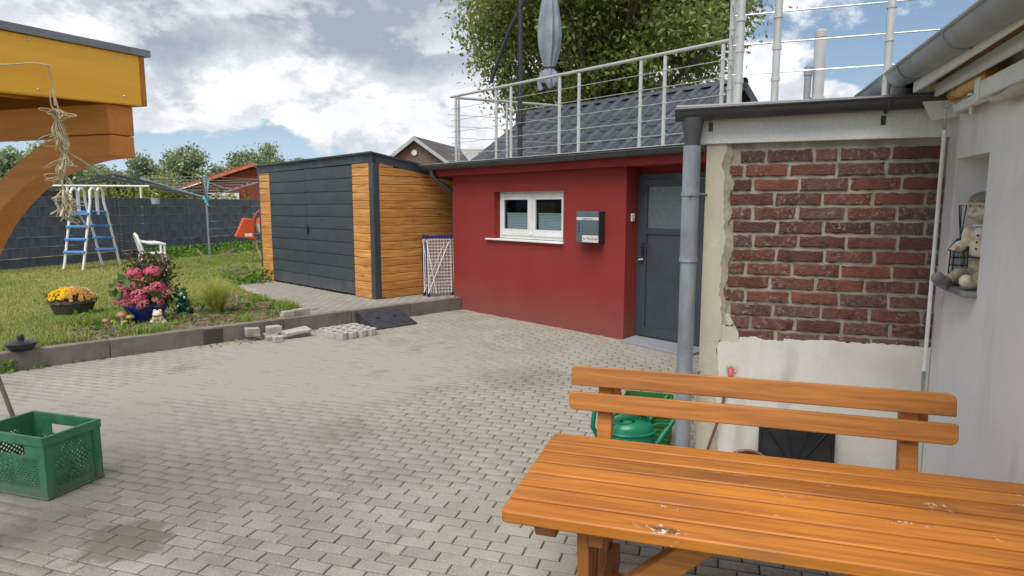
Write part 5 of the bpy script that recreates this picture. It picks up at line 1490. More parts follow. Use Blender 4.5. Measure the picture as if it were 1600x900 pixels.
m_ = MB(); m_.wall(-CW - .004, .004, -.004, CD + .004, .325, CHt, [(-CW + .017, -.017, .017, CD - .017)]); m_.v = [(p[0], p[2], p[1]) for p in m_.v]; m_.build('rim', MAT['crate'], ct, bevel=.003)
m_ = MB(); m_.box(-CW - .002, .002, -.002, CD + .002, 0, .012); m_.build('base', MAT['crate'], ct, bevel=.003)
for cx, cy, ax, ay in ((0, 0, -1, 1), (0, CD, -1, -1), (-CW, 0, 1, 1), (-CW, CD, 1, -1)):
    m_ = MB(); m_.prism([(cx, cy + ay * .001), (cx + ax * .04, cy + ay * .001), (cx + ax * .04, cy + ay * .012), (cx + ax * .012, cy + ay * .012), (cx + ax * .012, cy + ay * .04), (cx, cy + ay * .04)], 'z', .0125, .3245); m_.build('corner_rib', MAT['crate'], ct)
bt_ = MB(); bt_.lathe([(.036, 0), (.038, .01), (.038, .15), (.030, .19), (.014, .225), (.0135, .27), (.016, .272), (.016, .282)], n=14)
bme = bt_.mesh('bottle_body', MAT['bottle'])
cme = MB(); cme.lathe([(.017, .2825), (.017, .297), (.012, .299)], n=12); cap_me = cme.mesh('bottle_cap', MAT['white'])
k = 0
bl = ['clear bottle lying lowest in the green crate', 'clear bottle lying across the middle of the green crate', 'clear bottle leaning in the near corner of the green crate', 'clear bottle at the back of the green crate', 'clear bottle on top of the heap in the green crate', 'clear bottle at the far left inside the green crate']
for x, y, z, rx, rz_ in ((-.05, .08, .055, 80, 10), (-.12, .20, .055, 82, 95), (-.07, .26, .06, 78, -60), (-.30, .10, .055, 80, 60), (-.10, .16, .125, 82, 40), (-.40, .22, .055, 80, 120)):
    x = -.10 + (x + .05) * .9; y = .06 + y * .85
    P = TW(-3.61 + x - .08 * math.sin(R(rz_)), 2.56 + y + .08 * math.cos(R(rz_)), z)
    bo = thing('bottle', bl[k], 'bottle', P, 0, 'empty bottles in the green crate'); k += 1
    bo.rotation_euler = (R(rx), 0, R(rz_ + TRZ))
    if k > 1: bo.scale = (.8, .8, .55)
    else: bo.scale = (.8, .8, .55)
    link('bottle_body', bme, bo); link('cap', cap_me, bo)
sk_ = thing('broom', 'worn wooden broom handle leaning behind the green crate', 'broom', (-3.14, 4.0, 0), 0)
m_ = MB(); m_.tube([(-.01, 0, .05), (-.21, 0, .80), (-.30, 0, 1.13)], [.0135, .0135, .012], 10); m_.build('handle', simple('grey_worn_wood', S(136, 116, 98), S(112, 94, 78), 9, .8, .3, 60), sk_)
m_ = MB(); m_.box(-.10, .12, -.005, .055, .045, .075); m_.build('head', MAT['raw_wood'], sk_)
m_ = MB()
for i in range(16):
    for j in range(4): m_.tube([(-.09 + i * .0135, .003 + j * .014, .046), (-.092 + i * .0138, .002 + j * .015, .0)], .002, 4)
m_.build('bristles', MAT['black'], sk_)

# ------------------------------------------------------------------ watering cans, boxes and hose by the brick wall
def watering_can(name, label, loc, rz, sc=1.0):
    t = thing(name, label, 'watering can', loc, rz, 'green watering cans behind the bench')
    prof_ = [(.105, .0), (.112, .012), (.110, .10), (.104, .17), (.100, .20), (.088, .225), (.05, .237), (.046, .240)]
    m_ = MB(); m_.lathe(prof_, n=28, sx=1.28, sy=.82); m_.build('body', MAT['can'], t, ang=50)
    m_ = MB(); m_.lathe([(.112, .168), (.1135, .174), (.110, .18)], n=28, sx=1.28, sy=.82); m_.build('ridge', MAT['can'], t)
    m_ = MB(); m_.lathe([(.047, 0), (.047, .008), (.036, .008), (.034, -.02)], c=(-.045, 0, .232), n=20, sx=1.15, sy=.85); m_.build('filler_rim', MAT['can'], t)
    m_ = MB(); m_.lathe([(.033, .0), (.033, .003)], c=(-.045, 0, .2335), n=20, sx=1.15, sy=.85); m_.build('filler_hole', MAT['dark'], t)
    m_ = MB(); m_.tube([(.10, 0, .212), (.085, 0, .275), (.02, 0, .312), (-.06, 0, .315), (-.13, 0, .290), (-.175, 0, .23), (-.185, 0, .14), (-.150, 0, .07), (-.125, 0, .05)], [.015] * 9, 10); m_.build('handle', MAT['can'], t, ang=60)
    m_ = MB(); m_.tube([(.115, 0, .05), (.17, 0, .10), (.24, 0, .19), (.33, 0, .30)], [.028, .022, .016, .013], 12); m_.build('spout', MAT['can'], t, ang=60)
    m_ = MB(); m_.tube([(.095, 0, .19), (.16, 0, .21), (.245, 0, .2)], [.008] * 3, 6); m_.build('strut', MAT['can'], t)
    t.scale = (sc, sc, sc)
    return t
watering_can('watering_can', 'green plastic watering can, the front one, showing its dark filler hole', (.795, 4.05, .04), 12, 1.08)
watering_can('watering_can', 'green plastic watering can half hidden behind the front one', (.745, 4.27, .05), 14, 1.08)
MAT_PB = MAT['leaf_green_box']
gb = thing('plant_box', 'bright green ribbed plastic box behind the watering cans beside the downpipe', 'box', (.99, 4.47, 0), -19)
m_ = MB(); m_.wall(-.17, .14, -.11, .11, 0, .012, [])
m_.v = [(p[0], p[2], p[1]) for p in m_.v]; m_.build('floor', MAT_PB, gb)
m_ = MB()
for a, b, c, d_ in ((-.19, .16, -.13, -.118), (-.19, .16, .118, .13)):
    m_.prism([(a + .02, .0), (b - .02, .0), (b, .33), (a, .33)], 'y', c, d_)
m_.prism([(-.118, 0), (.118, 0), (.118, .33), (-.118, .33)], 'x', -.185, -.175); m_.prism([(-.118, 0), (.118, 0), (.118, .33), (-.118, .33)], 'x', .145, .155)
m_.build('wall', MAT_PB, gb)
m_ = MB()
for k in range(9): m_.box(-.18 + .0, .15, -.137, -.1305, .03 + k * .034, .045 + k * .034)
m_.build('rib', MAT_PB, gb)
bp_ = thing('black_plastic_panel', 'black plastic panel with raised cross ribs leaning on the white skim coat', 'panel', BW(.595, -.10, 0), BRZ)
m_ = MB(); m_.box(-.215, .215, -.012, .0, 0.0, .385); m_.build('sheet', MAT['black'], bp_, rot=(R(-8), 0, 0), bevel=.004)
m_ = MB()
for a, b in (((-.20, .37), (0, .10)), ((.20, .37), (0, .10)), ((-.06, .37), (0, .10)), ((.07, .37), (0, .10)), ((-.20, .03), (0, .10)), ((.20, .03), (0, .10))):
    m_.beam((a[0], -.018, a[1]), (b[0], -.018, b[1]), .010, .012, (0, 1, 0))
m_.box(-.215, -.20, -.03, -.0125, 0, .385); m_.box(.20, .215, -.03, -.0125, 0, .385); m_.box(-.20, .20, -.03, -.0125, .372, .385)
m_.build('rib', MAT['black'], bp_, rot=(R(-8), 0, 0), bevel=.003)
ho = thing('garden_hose', 'brown garden hose leaning up the corner pier with a coil by the black panel', 'hose', BW(0, 0), BRZ)
m_ = MB(); m_.tube(spline([(.165, -.035, .56), (.160, -.045, .45), (.13, -.06, .32), (.09, -.075, .18), (.07, -.09, .09), (.12, -.13, .04), (.22, -.17, .05)], 5), .0085, 8)
for q in range(3):
    rr = .105 + .012 * q
    m_.tube([(.33 + rr * 1.1 * math.cos(a), -.15 + .05 * math.sin(a * 1) - .01 * q, .065 + rr * math.sin(a) * .9) for a in [i * 2 * PI / 28 for i in range(28)]], .0095, 8, closed=True)
m_.build('tube', MAT['hose'], ho, ang=60)
rs = thing('red_pipe_stub', 'short pink red pipe stub poking out of the skim coat with frayed sealing hemp', 'pipe stub', BW(.198, -.012, .655), BRZ)
m_ = MB(); m_.tube([(0, .01, .01), (0, -.035, .004), (0, -.05, -.02), (0, -.05, -.055)], [.017, .017, .015, .013], 12); m_.build('pipe', simple('pink_red_pipe', S(200, 100, 96), S(180, 82, 80), 9, .5), rs)
m_ = MB(); m_.lathe([(.008, 0), (.008, .003)], c=(0, -.05, -.0585), n=10); m_.build('bore', MAT['dark'], rs)
m_ = MB(); r9 = random.Random(9)
for k in range(24):
    a = r9.uniform(-.4, PI + .4); l = r9.uniform(.025, .05); m_.tube([(.012 * math.cos(a), -.012, .012 * math.sin(a) + .006), (l * .7 * math.cos(a), -.022, l * .7 * math.sin(a) + .008), (l * math.cos(a + .3), -.018, l * math.sin(a + .3) + .006)], .0012, 4)
m_.build('hemp', MAT['twine'], rs)

# ------------------------------------------------------------------ parasol on the terrace
pa = thing('cantilever_parasol', 'closed grey cantilever parasol on a dark pole standing on the roof terrace', 'parasol', HW(-2.72, .8, 2.358), HRZ)
m_ = MB(); m_.box(-.28, .28, -.28, .28, 0, .07); m_.build('base_plate', MAT['dark_pole'], pa, bevel=.01)
m_ = MB(); m_.tube([(0, 0, .07), (0, 0, 3.0)], .032, 12); m_.box(-.045, -.036, -.02, .02, .07, 2.5); m_.build('pole', MAT['dark_pole'], pa)
m_ = MB(); m_.box(-.06, .06, -.05, .05, .62, .80); m_.tube([(.06, 0, .71), (.12, 0, .71), (.12, -.05, .68)], .014, 8); m_.build('crank_box', MAT['dark_pole'], pa, bevel=.01)
m_ = MB(); m_.tube([(-.72, 0, 1.38), (-.56, 0, 1.67), (-.29, 0, 2.10), (.12, 0, 2.54), (.62, 0, 2.92)], [.030, .030, .030, .032, .028], 10); m_.build('arm', MAT['dark_pole'], pa, ang=60)
m_ = MB(); m_.tube([(-.77, 0, 1.27), (-.66, 0, 1.10)], .014, 8); m_.build('arm_handle', MAT['white'], pa)
m_ = MB(); n = 44; zs_ = [(2.80, .05), (2.5, .085), (2.1, .14), (1.9, .155), (1.7, .140), (1.52, .100), (1.44, .080), (1.40, .078), (1.32, .12), (1.20, .155), (1.13, .13)]
vs_ = []
for i, (z, r_) in enumerate(zs_):
    for j in range(n):
        th_ = 2 * PI * j / n
        f_ = 1 + (.22 * math.sin(th_ * 8 + i * .15) + .08 * math.sin(th_ * 13 + i * .5)) * (.5 if 5 < i < 8 else 1)
        vs_.append((.635 + r_ * f_ * math.cos(th_), r_ * f_ * math.sin(th_), z + (.05 * math.sin(th_ * 4 + 1) if i == len(zs_) - 1 else 0)))
fs = [(i * n + j, i * n + (j + 1) % n, (i + 1) * n + (j + 1) % n, (i + 1) * n + j) for i in range(len(zs_) - 1) for j in range(n)]
m_.add(vs_, fs); m_.build('canopy', MAT['parasol'], pa, ang=80)
m_ = MB(); m_.tube([(.635 + .092 * math.cos(a), .092 * math.sin(a), 1.415) for a in [i * 2 * PI / 20 for i in range(20)]], .012, 6, closed=True); m_.build('strap', MAT['dark_pole'], pa)
m_ = MB(); m_.tube([(.635, 0, 2.78), (.635, 0, 2.95)], .02, 8); m_.tube([(.635, 0, 1.15), (.635, 0, 1.04)], .02, 8); m_.build('hub', MAT['dark_pole'], pa)

# ------------------------------------------------------------------ folded drying racks between shed and house
def rack(label, loc, rz, tiltx):
    t = thing('drying_rack', label, 'drying rack', loc, rz, 'folded drying racks')
    t.rotation_euler = (R(tiltx), 0, R(rz))
    Wd, Hh = .46, 1.00
    for x in (-Wd / 2, Wd / 2):
        for za, zb_ in ((0, .06), (Hh - .05, Hh + .02)):
            m_ = MB(); m_.box(x - .02, x + .02, -.035, .035, za, zb_); m_.build('plastic_corner', MAT['navy'], t, bevel=.006)
    m_ = MB()
    m_.box(-Wd / 2 + .021, Wd / 2 - .021, -.02, .02, Hh - .04, Hh + .01)
    m_.build('top_bar', MAT['navy'], t, bevel=.006)
    m_ = MB()
    for y in (-.022, .022): 
        for x in (-Wd / 2, Wd / 2): m_.tube([(x, y, .06), (x, y, Hh - .05)], .0075, 8)
    m_.build('frame', MAT['white'], t)
    m_ = MB()
    for k in range(9): m_.tube([(-Wd / 2 + .03 + k * .05, -.026, .04), (-Wd / 2 + .03 + k * .05, -.026, Hh - .04)], .0035, 5)
    for k in range(17): m_.tube([(-Wd / 2, -.03, .07 + k * .054), (Wd / 2, -.03, .07 + k * .054)], .0032, 5)
    m_.build('wire', MAT['white'], t)
    m_ = MB(); m_.tube([(-Wd / 2 - .012, -.045, .05), (Wd / 2 - .1, -.05, Hh - .1)], .008, 6); m_.tube([(-Wd / 2 + .12, -.05, .05), (-Wd / 2 - .01, -.05, Hh - .1)], .008, 6); m_.build('leg', MAT['white'], t)
    m_ = MB(); m_.tube([(-Wd / 2 - .008, .0, .08), (-Wd / 2 - .02, .0, Hh - .1)], .012, 6); m_.build('side_rail', MAT['navy'], t)
    return t
rack('folded blue and white drying rack standing further from the red wall, beside the shed', HW(-3.76, -.12, LZ), 12, -5)
rack('folded blue and white drying rack standing nearest the red wall', HW(-3.63, -.13, LZ), 18, -5)

# ------------------------------------------------------------------ pool ladder, chair, rotary dryer, bucket, mixer, roof frame
pl_ = thing('pool_ladder', 'white framed pool ladder with blue steps standing on the lawn by the fence', 'ladder', (-10.35, 15.75, LZ - .02), 22)
m_ = MB(); Hh = 1.93
def lad_side(y, sgn, base, m_):
    m_.tube([(sgn * base, y, 0), (sgn * (base - .06), y, .18), (sgn * .30, y, 1.36), (sgn * .235, y, 1.60), (sgn * .22, y, 1.86), (sgn * .16, y, Hh), (sgn * .07, y, Hh), (sgn * .015, y, Hh - .07), (sgn * .012, y, 1.3)], .029, 10)
for sgn, nm in ((-1, 'frame'), (1, 'frame')):
    m_ = MB()
    for y in (-.24, .24): lad_side(y, sgn, .66, m_)
    m_.build('frame', MAT['white'], pl_, ang=70)
    for k in range(4):
        z = .42 + k * .30; x = .66 - .06 - (.30) * (z - .18) / 1.18
        p = MB(); p.box(sgn * x - .075, sgn * x + .075, -.26, .26, z - .028, z + .028); p.build('step', MAT['pool_blue'], pl_, bevel=.01)
m_ = MB(); m_.box(-.27, .27, -.262, .262, 1.36, 1.39); m_.build('platform', MAT['pool_blue'], pl_, bevel=.008)
# the ladder is seen side-on with its rungs facing us
pl_.rotation_euler = (0, 0, R(86))
chr_ = thing('garden_chair', 'white moulded plastic garden chair on the grass behind the hydrangea', 'chair', (-8.42, 14.95, LZ - .02), 127)
m_ = MB(); m_.box(-.25, .25, -.24, .22, .40, .43); m_.build('seat', MAT['white'], chr_, bevel=.02, seg=3)
for sx in (-1, 1):
    m_ = MB(); m_.tube([(sx * .29, -.25, 0), (sx * .27, -.23, .40), (sx * .275, -.23, .63)], [.018, .024, .026], 8); m_.build('leg', MAT['white'], chr_)
    m_ = MB(); m_.tube([(sx * .27, .27, 0), (sx * .25, .22, .42)], [.018, .024], 8); m_.build('leg', MAT['white'], chr_)
    m_ = MB(); m_.tube([(sx * .275, -.25, .62), (sx * .285, -.12, .655), (sx * .28, .08, .66), (sx * .25, .22, .70)], [.030, .032, .03, .028], 8); m_.build('armrest', MAT['white'], chr_)
m_ = MB()
arch = [(-.25, .20, .42), (-.255, .25, .62), (-.235, .29, .76), (-.15, .315, .845), (0, .32, .87), (.15, .315, .845), (.235, .29, .76), (.255, .25, .62), (.25, .20, .42)]
m_.tube(arch, .03, 8); m_.build('back_frame', MAT['white'], chr_, ang=70)
m_ = MB()
for k in range(6):
    x = -.15 + k * .06; m_.beam((x, .22, .43), (x, .305, .80), .030, .010, (0, 1, 0))
m_.beam((-.24, .285, .80), (.24, .285, .80), .012, .09, (0, 0, 1))
m_.build('back_slat', MAT['white'], chr_)

rd = thing('rotary_dryer', 'rotary clothes dryer with teal fittings standing on the lawn', 'clothes dryer', (-8.66, 18.3, LZ), 0)
m_ = MB(); m_.tube([(0, 0, -.1), (0, 0, 2.20)], .027, 12); m_.build('pole', MAT['alu'], rd)
m_ = MB(); m_.tube([(0, 0, 2.15), (0, 0, 2.30)], .042, 12); m_.sphere((0, 0, 2.31), (.05, .05, .045), 12, 8); m_.build('top_cap', MAT['teal'], rd)
m_ = MB(); m_.tube([(0, 0, 1.56), (0, 0, 1.78)], .05, 12); m_.box(-.085, .085, -.05, .05, 1.66, 1.74); m_.tube([(.04, -.05, 1.54), (.09, -.07, 1.50)], .02, 8); m_.build('hub', MAT['teal'], rd, bevel=.008)
AL = 1.6
angs = [200, 112, 20, -68]
def armp(a, t): return Vector((math.cos(R(a)) * AL * t, math.sin(R(a)) * AL * t, 1.72 + .52 * t))
for i, a in enumerate(angs):
    m_ = MB(); m_.beam(armp(a, .03), armp(a, 1), .045, .034); am = m_.build('arm', MAT['teal'] if i == 1 else MAT['alu'], rd)
    m_ = MB()
    for k in range(9):
        p = armp(a, .22 + k * .095); m_.sphere(p + Vector((0, 0, .028)), (.03, .03, .018), 8, 5)
    m_.build('line_clip', MAT['teal'], am)
    m_ = MB(); m_.tube([armp(a, .42), Vector((0, 0, 2.17))], .009, 6); m_.build('stay', MAT['alu'], rd)
m_ = MB()
for k in range(5):
    t = .34 + k * .155
    m_.tube([armp(a, t) + Vector((0, 0, .03)) for a in angs], .005, 5, closed=True)
m_.build('washing_line', simple('line_cord', S(150, 150, 150), S(130, 130, 130), 9, .8), rd)
bk = thing('hanging_bucket', 'small pale grey bucket hanging above the fence left of the dryer', 'bucket', (-8.75, 15.85, 1.735), 0)
m_ = MB(); m_.lathe([(.085, 0), (.10, .135), (.106, .14), (.106, .15), (.096, .15), (.082, .01)], n=20); m_.build('body', simple('pale_bucket', S(176, 182, 186), S(158, 164, 168), 6, .5), bk)
m_ = MB(); m_.tube([(-.10, 0, .14), (-.085, 0, .21), (-.03, 0, .262), (.03, 0, .262), (.085, 0, .21), (.10, 0, .14)], .006, 6); m_.tube([(-.03, 0, .258), (-.22, .16, .38)], .004, 5); m_.build('bail', MAT['alu'], bk)

mx_ = thing('concrete_mixer', 'orange concrete mixer half hidden behind the left corner of the shed', 'concrete mixer', (-7.02, 16.75, LZ - .08), 30)
m_ = MB(); m_.prism([(-.20, .78), (.26, .70), (.26, 1.22), (.02, 1.26)], 'y', -.16, .16); m_.build('motor_cover', MAT['orange'], mx_, bevel=.015)
m_ = MB(); m_.box(.02, .20, -.164, -.161, .78, .86); m_.build('sticker', MAT['white'], mx_)
m_ = MB(); m_.tube([(.62 + .36 * math.cos(a), -.05, 1.12 + .38 * math.sin(a)) for a in [R(200 - 8 * i) for i in range(24)]], .030, 8); m_.build('yoke', simple('red_brown_paint', S(170, 88, 64), S(150, 74, 54), 6, .6), mx_, ang=60)
m_ = MB(); m_.lathe([(.12, -.34), (.30, -.20), (.34, 0)], n=24); m_.build('drum', simple('cement_grey_drum', S(206, 200, 186), S(178, 172, 158), 5, .8, .4, 30), mx_, loc=(.66, .02, 1.05), rot=(R(18), R(20), 0))
m_ = MB(); m_.lathe([(.345, 0.001), (.345, .05), (.20, .34), (.17, .36), (.165, .30)], n=24); m_.build('drum_mouth', MAT['orange'], mx_, loc=(.66, .02, 1.05), rot=(R(18), R(20), 0))
m_ = MB(); m_.tube([(.30, 0, .75), (.33, -.05, .42), (.50, -.16, 0)], .024, 8); m_.tube([(.30, 0, .75), (.28, .25, .4), (.2, .4, 0)], .024, 8); m_.tube([(.34, 0, .62), (1.0, 0, .62), (1.1, 0, 0)], .024, 8); m_.build('stand', simple('cement_crusted_steel', S(196, 178, 156), S(160, 140, 120), 8, .9, .4, 40), mx_)

pf2 = thing('roof_frame', 'dark open roof frame with white tube rails rising beyond the fence', 'roof frame', (-13.6, 22.0, 0), 0)
m_ = MB(); m_.beam((-2.3, 0, 2.20), (.05, 0, 2.72), .05, .07); m_.beam((-2.2, .3, 2.15), (.05, .3, 2.66), .05, .05); m_.build('rafter', MAT['dark_pole'], pf2)
m_ = MB(); m_.beam((-.35, -.2, 2.70), (3.3, -.2, 1.95), .12, .10); m_.build('rafter', MAT['dark_pole'], pf2)
m_ = MB(); m_.beam((-.1, .35, 2.74), (3.3, .35, 2.02), .10, .08); m_.build('rafter', MAT['dark_pole'], pf2)
m_ = MB(); m_.tube([(-1.9, -.4, 2.36), (1.5, -.4, 2.34)], .028, 8); m_.build('rail', MAT['white'], pf2)
for x in (-1.25, 1.2):
    m_ = MB(); m_.tube([(x, -.38, 0), (x, -.38, 2.33)], .035, 8); m_.build('post', MAT['white'], pf2)
for x in (.62, -.25):
    m_ = MB(); m_.tube([(x, .2, 0), (x, .2, 2.55)], .03, 8); m_.build('post', MAT['dark_pole'], pf2)
m_ = MB(); m_.box(-3.0, -1.2, -.05, .05, 1.95, 2.2); m_.build('end_beam', MAT['dark'], pf2)

# ------------------------------------------------------------------ flower pots and ornaments
def florets(n, r_, mat, petal, seed, flat=.75):
    """domed head of small four-petalled florets"""
    q = random.Random(seed); V, F = [], []
    for k in range(n):
        z = q.uniform(-.35, 1); a = k * 2.39996
        s_ = math.sqrt(max(0, 1 - z * z))
        nrm = Vector((s_ * math.cos(a), s_ * math.sin(a), z)).normalized()
        c = Vector((nrm.x * r_, nrm.y * r_, nrm.z * r_ * flat)) * q.uniform(.90, 1.06)
        u = nrm.orthogonal().normalized(); v = nrm.cross(u)
        ro = q.uniform(0, PI)
        for e in range(4):
            an = ro + e * PI / 2
            d1 = (u * math.cos(an) + v * math.sin(an)); d2 = (u * math.cos(an + .75) + v * math.sin(an + .75)); d3 = (u * math.cos(an - .75) + v * math.sin(an - .75))
            b = len(V); lift = nrm * petal * .25
            V += [tuple(c), tuple(c + d3 * petal * .65 + lift * .6), tuple(c + d1 * petal + lift), tuple(c + d2 * petal * .65 + lift * .6)]
            F += [(b, b + 1, b + 2, b + 3)]
    return fastmesh('flower_head', V, F, mat)
hy = thing('potted_hydrangea', 'pink hydrangea in a glossy blue pot on the soil bed', 'potted plant', (-4.83, 8.34, LZ - .025), 0)
m_ = MB(); m_.lathe([(.165, 0), (.175, .01), (.262, .225), (.275, .23), (.275, .255), (.255, .255), (.24, .2)], n=32); m_.build('pot', MAT['blue_glaze'], hy)
m_ = MB(); m_.lathe([(.245, .205), (.02, .225)], n=24); m_.build('compost', MAT['soil'], hy)
fh = [florets(150, .095, [MAT['pink']], .017, 1), florets(150, .095, [MAT['pink_faded']], .017, 2), florets(110, .075, [MAT['pink']], .018, 3)]
hp = random.Random(12)
heads = [(-.20, -.12, .36, 0, 1.0), (.03, -.20, .37, 0, 1.2), (.21, -.06, .47, 0, .9), (-.06, -.10, .49, 1, 1.2), (.13, -.14, .42, 1, .9), (-.24, .02, .43, 0, .85), (.28, -.02, .36, 1, .9), (-.10, -.24, .27, 1, .9), (.10, -.24, .27, 1, .85), (.25, -.15, .30, 1, .8),
         (-.13, .02, .63, 2, 1.25), (.12, .0, .66, 2, 1.3), (-.28, -.08, .28, 1, .8), (.02, .05, .52, 1, 1.0), (-.30, .0, .50, 2, .7), (.19, .08, .40, 0, .9), (.04, -.26, .30, 1, .7)]
for x, y, z, kk, sc_ in heads:
    o = link('flower_head', fh[kk], hy, (x, y, z), (hp.uniform(-.6, .3), hp.uniform(-.4, .4), hp.uniform(0, 6))); o.scale = (sc_,) * 3
lpts = [(hp.gauss(0, .16), hp.gauss(0, .14), hp.uniform(.22, .56)) for _ in range(190)]
tag(leafcloud('leaf', lpts, .13, MAT['hyd_leaf'], hy, droop=.3, aspect=.62), kind='stuff')
m_ = MB()
for x, y, z, kk, sc_ in heads: m_.tube([(x * .2, y * .2, .2), (x * .7, y * .7, z * .7), (x, y, z)], .006, 5, False)
m_.build('stem', MAT['hyd_leaf'], hy)
sb = thing('dark_shrub', 'dark bronze leaved shrub growing on the grass behind the hydrangea', 'shrub', (-5.42, 9.55, LZ - .03), 0)
leafcloud('foliage', [(max(-.36, min(.36, hp.gauss(0, .16))), hp.gauss(0, .14), .10 + min(.70, abs(hp.gauss(.36, .18)))) for _ in range(1500)], .075, MAT['shrub'], sb, droop=-.2, aspect=.4, kind='stuff')
m_ = MB()
for k in range(16):
    a = k * 2.4; m_.tube([(0, 0, 0), (.08 * math.cos(a), .08 * math.sin(a), .3), (.24 * math.cos(a), .2 * math.sin(a), .55 + .2 * hp.random())], .007, 5, False)
m_.build('stem', MAT['bark'], sb)

mu = thing('potted_mums', 'dark grey bowl planted with yellow, peach and ivory chrysanthemums on the lawn', 'potted plant', (-6.10, 8.78, LZ - .03), 0)
m_ = MB(); m_.lathe([(.20, 0), (.215, .01), (.285, .195), (.305, .2), (.305, .235), (.285, .235), (.27, .18)], n=28, sx=1.0, sy=.85); m_.build('bowl', MAT['clay_grey'], mu)
m_ = MB(); m_.lathe([(.27, .19), (.02, .24)], n=24, sx=1, sy=.85); m_.build('compost', MAT['soil'], mu)
def mum_flower(mat, seed):
    q = random.Random(seed); V, F = [], []
    for ring, (n, r_, z) in enumerate(((11, .027, .004), (9, .020, .010), (6, .012, .014))):
        for k in range(n):
            a = 2 * PI * k / n + ring * .3; w_ = .32
            b = len(V)
            V += [(0, 0, 0), (r_ * .7 * math.cos(a - w_), r_ * .7 * math.sin(a - w_), z), (r_ * math.cos(a), r_ * math.sin(a), z * 1.2), (r_ * .7 * math.cos(a + w_), r_ * .7 * math.sin(a + w_), z)]
            F.append((b, b + 1, b + 2, b + 3))
    return fastmesh('flower', V, F, mat)
mf = [mum_flower([MAT['yellow']], 1), mum_flower([MAT['peach']], 2), mum_flower([MAT['ivory']], 3)]
for k in range(250):
    a = hp.uniform(0, 2 * PI); r_ = math.sqrt(hp.random()); x, y = r_ * .31 * math.cos(a), r_ * .27 * math.sin(a)
    z = .225 + .17 * math.sqrt(max(0, 1 - r_ * r_)) + hp.uniform(-.01, .015)
    kind_ = 2 if (x > -.12 and y > .02 and hp.random() < .8) else (1 if x > .05 + hp.uniform(-.05, .05) else 0)
    nrm = Vector((x * 2.2, y * 2.4, .35)).normalized()
    o = link('flower', mf[kind_], mu, (x, y, z)); o.rotation_euler = nrm.to_track_quat('Z', 'Y').to_euler(); o.scale = (1.0 + hp.uniform(-.2, .25),) * 3
lm = [(hp.gauss(0, .14), hp.gauss(0, .12), .20 + .13 * hp.random()) for _ in range(420)]
tag(leafcloud('leaf', lm, .045, MAT['hyd_leaf'], mu), kind='stuff')

def fused(name, balls, mat, parent, vox=.006, smooth_it=4):
    m_ = MB()
    for c, r_ in balls: m_.sphere(c, r_, 16, 10)
    o = m_.build(name, mat, parent, smooth=True, ang=180)
    rm = o.modifiers.new('fuse', 'REMESH'); rm.mode = 'VOXEL'; rm.voxel_size = vox; rm.use_smooth_shade = True
    s_ = o.modifiers.new('soft', 'SMOOTH'); s_.factor = .5; s_.iterations = smooth_it
    return o
fr_ = thing('frog_figure', 'green glazed frog figure with a small dark crown beside the blue pot', 'garden figure', (-4.62, 8.92, LZ - .02), 0)
fused('body', [((0, 0, .11), (.092, .08, .125)), ((0, -.02, .21), (.066, .06, .07)), ((0, -.03, .285), (.068, .066, .052)), ((0, -.075, .27), (.056, .04, .03)), ((-.085, -.03, .06), (.045, .07, .06)), ((.085, -.03, .06), (.045, .07, .06)),
               ((-.07, -.09, .02), (.035, .055, .022)), ((.07, -.09, .02), (.035, .055, .022)), ((-.065, -.055, .16), (.026, .03, .065)), ((.065, -.055, .17), (.026, .03, .06)), ((-.03, -.085, .13), (.03, .025, .022)), ((.05, -.085, .225), (.022, .024, .03))], MAT['frog_green'], fr_, .006)
for x in (-.032, .032):
    m_ = MB(); m_.sphere((x, -.055, .325), .021, 12, 8); e = m_.build('eye', MAT['frog_green'], fr_)
    m_ = MB(); m_.sphere((x * 1.1, -.073, .328), .008, 8, 6); m_.build('pupil', MAT['black'], e)
m_ = MB(); m_.lathe([(.030, .33), (.034, .36), (.031, .36), (.027, .335)], n=16)
for k in range(6):
    a = k * PI / 3; m_.lathe([(.010, .36), (.001, .385)], c=(.031 * math.cos(a), .031 * math.sin(a), 0), n=6)
m_.build('crown', MAT['black'], fr_)
m_ = MB(); m_.tube([(-.045, -.105, .272), (0, -.118, .265), (.045, -.105, .272)], .0035, 6); m_.build('mouth', MAT['black'], fr_)
m_ = MB(); m_.sphere((.062, -.105, .25), .016, 8, 6); m_.sphere((-.035, -.112, .125), .013, 8, 6); m_.build('white_spot', MAT['white'], fr_)
fc = thing('frog_figure', 'small cream stoneware frog sitting in front of the blue pot', 'garden figure', (-4.46, 7.96, LZ - .015), 12)
fused('body', [((0, 0, .075), (.066, .058, .085)), ((0, -.03, .165), (.058, .05, .042)), ((0, -.06, .155), (.050, .035, .025)), ((-.03, -.02, .20), .022), ((.03, -.02, .20), .022), ((-.068, -.02, .045), (.032, .052, .045)), ((.068, -.02, .045), (.032, .052, .045)),
               ((-.05, -.07, .016), (.028, .04, .018)), ((.05, -.07, .016), (.028, .04, .018)), ((-.04, -.055, .10), (.018, .022, .045)), ((.04, -.055, .10), (.018, .022, .045)), ((0, -.06, .11), (.03, .02, .02))], MAT['cream_stone'], fc, .005)
for x in (-.03, .03):
    m_ = MB(); m_.sphere((x, -.04, .205), .007, 8, 6); m_.build('eye', MAT['black'], fc)
m_ = MB(); m_.tube([(-.04, -.086, .158), (0, -.097, .152), (.04, -.086, .158)], .003, 6); m_.build('mouth', MAT['brown_cap'], fc)
mg = thing('mushroom_ornament', 'cluster of brown and yellow green pottery mushrooms left of the cream frog', 'garden ornament', (-4.99, 8.02, LZ - .02), 0)
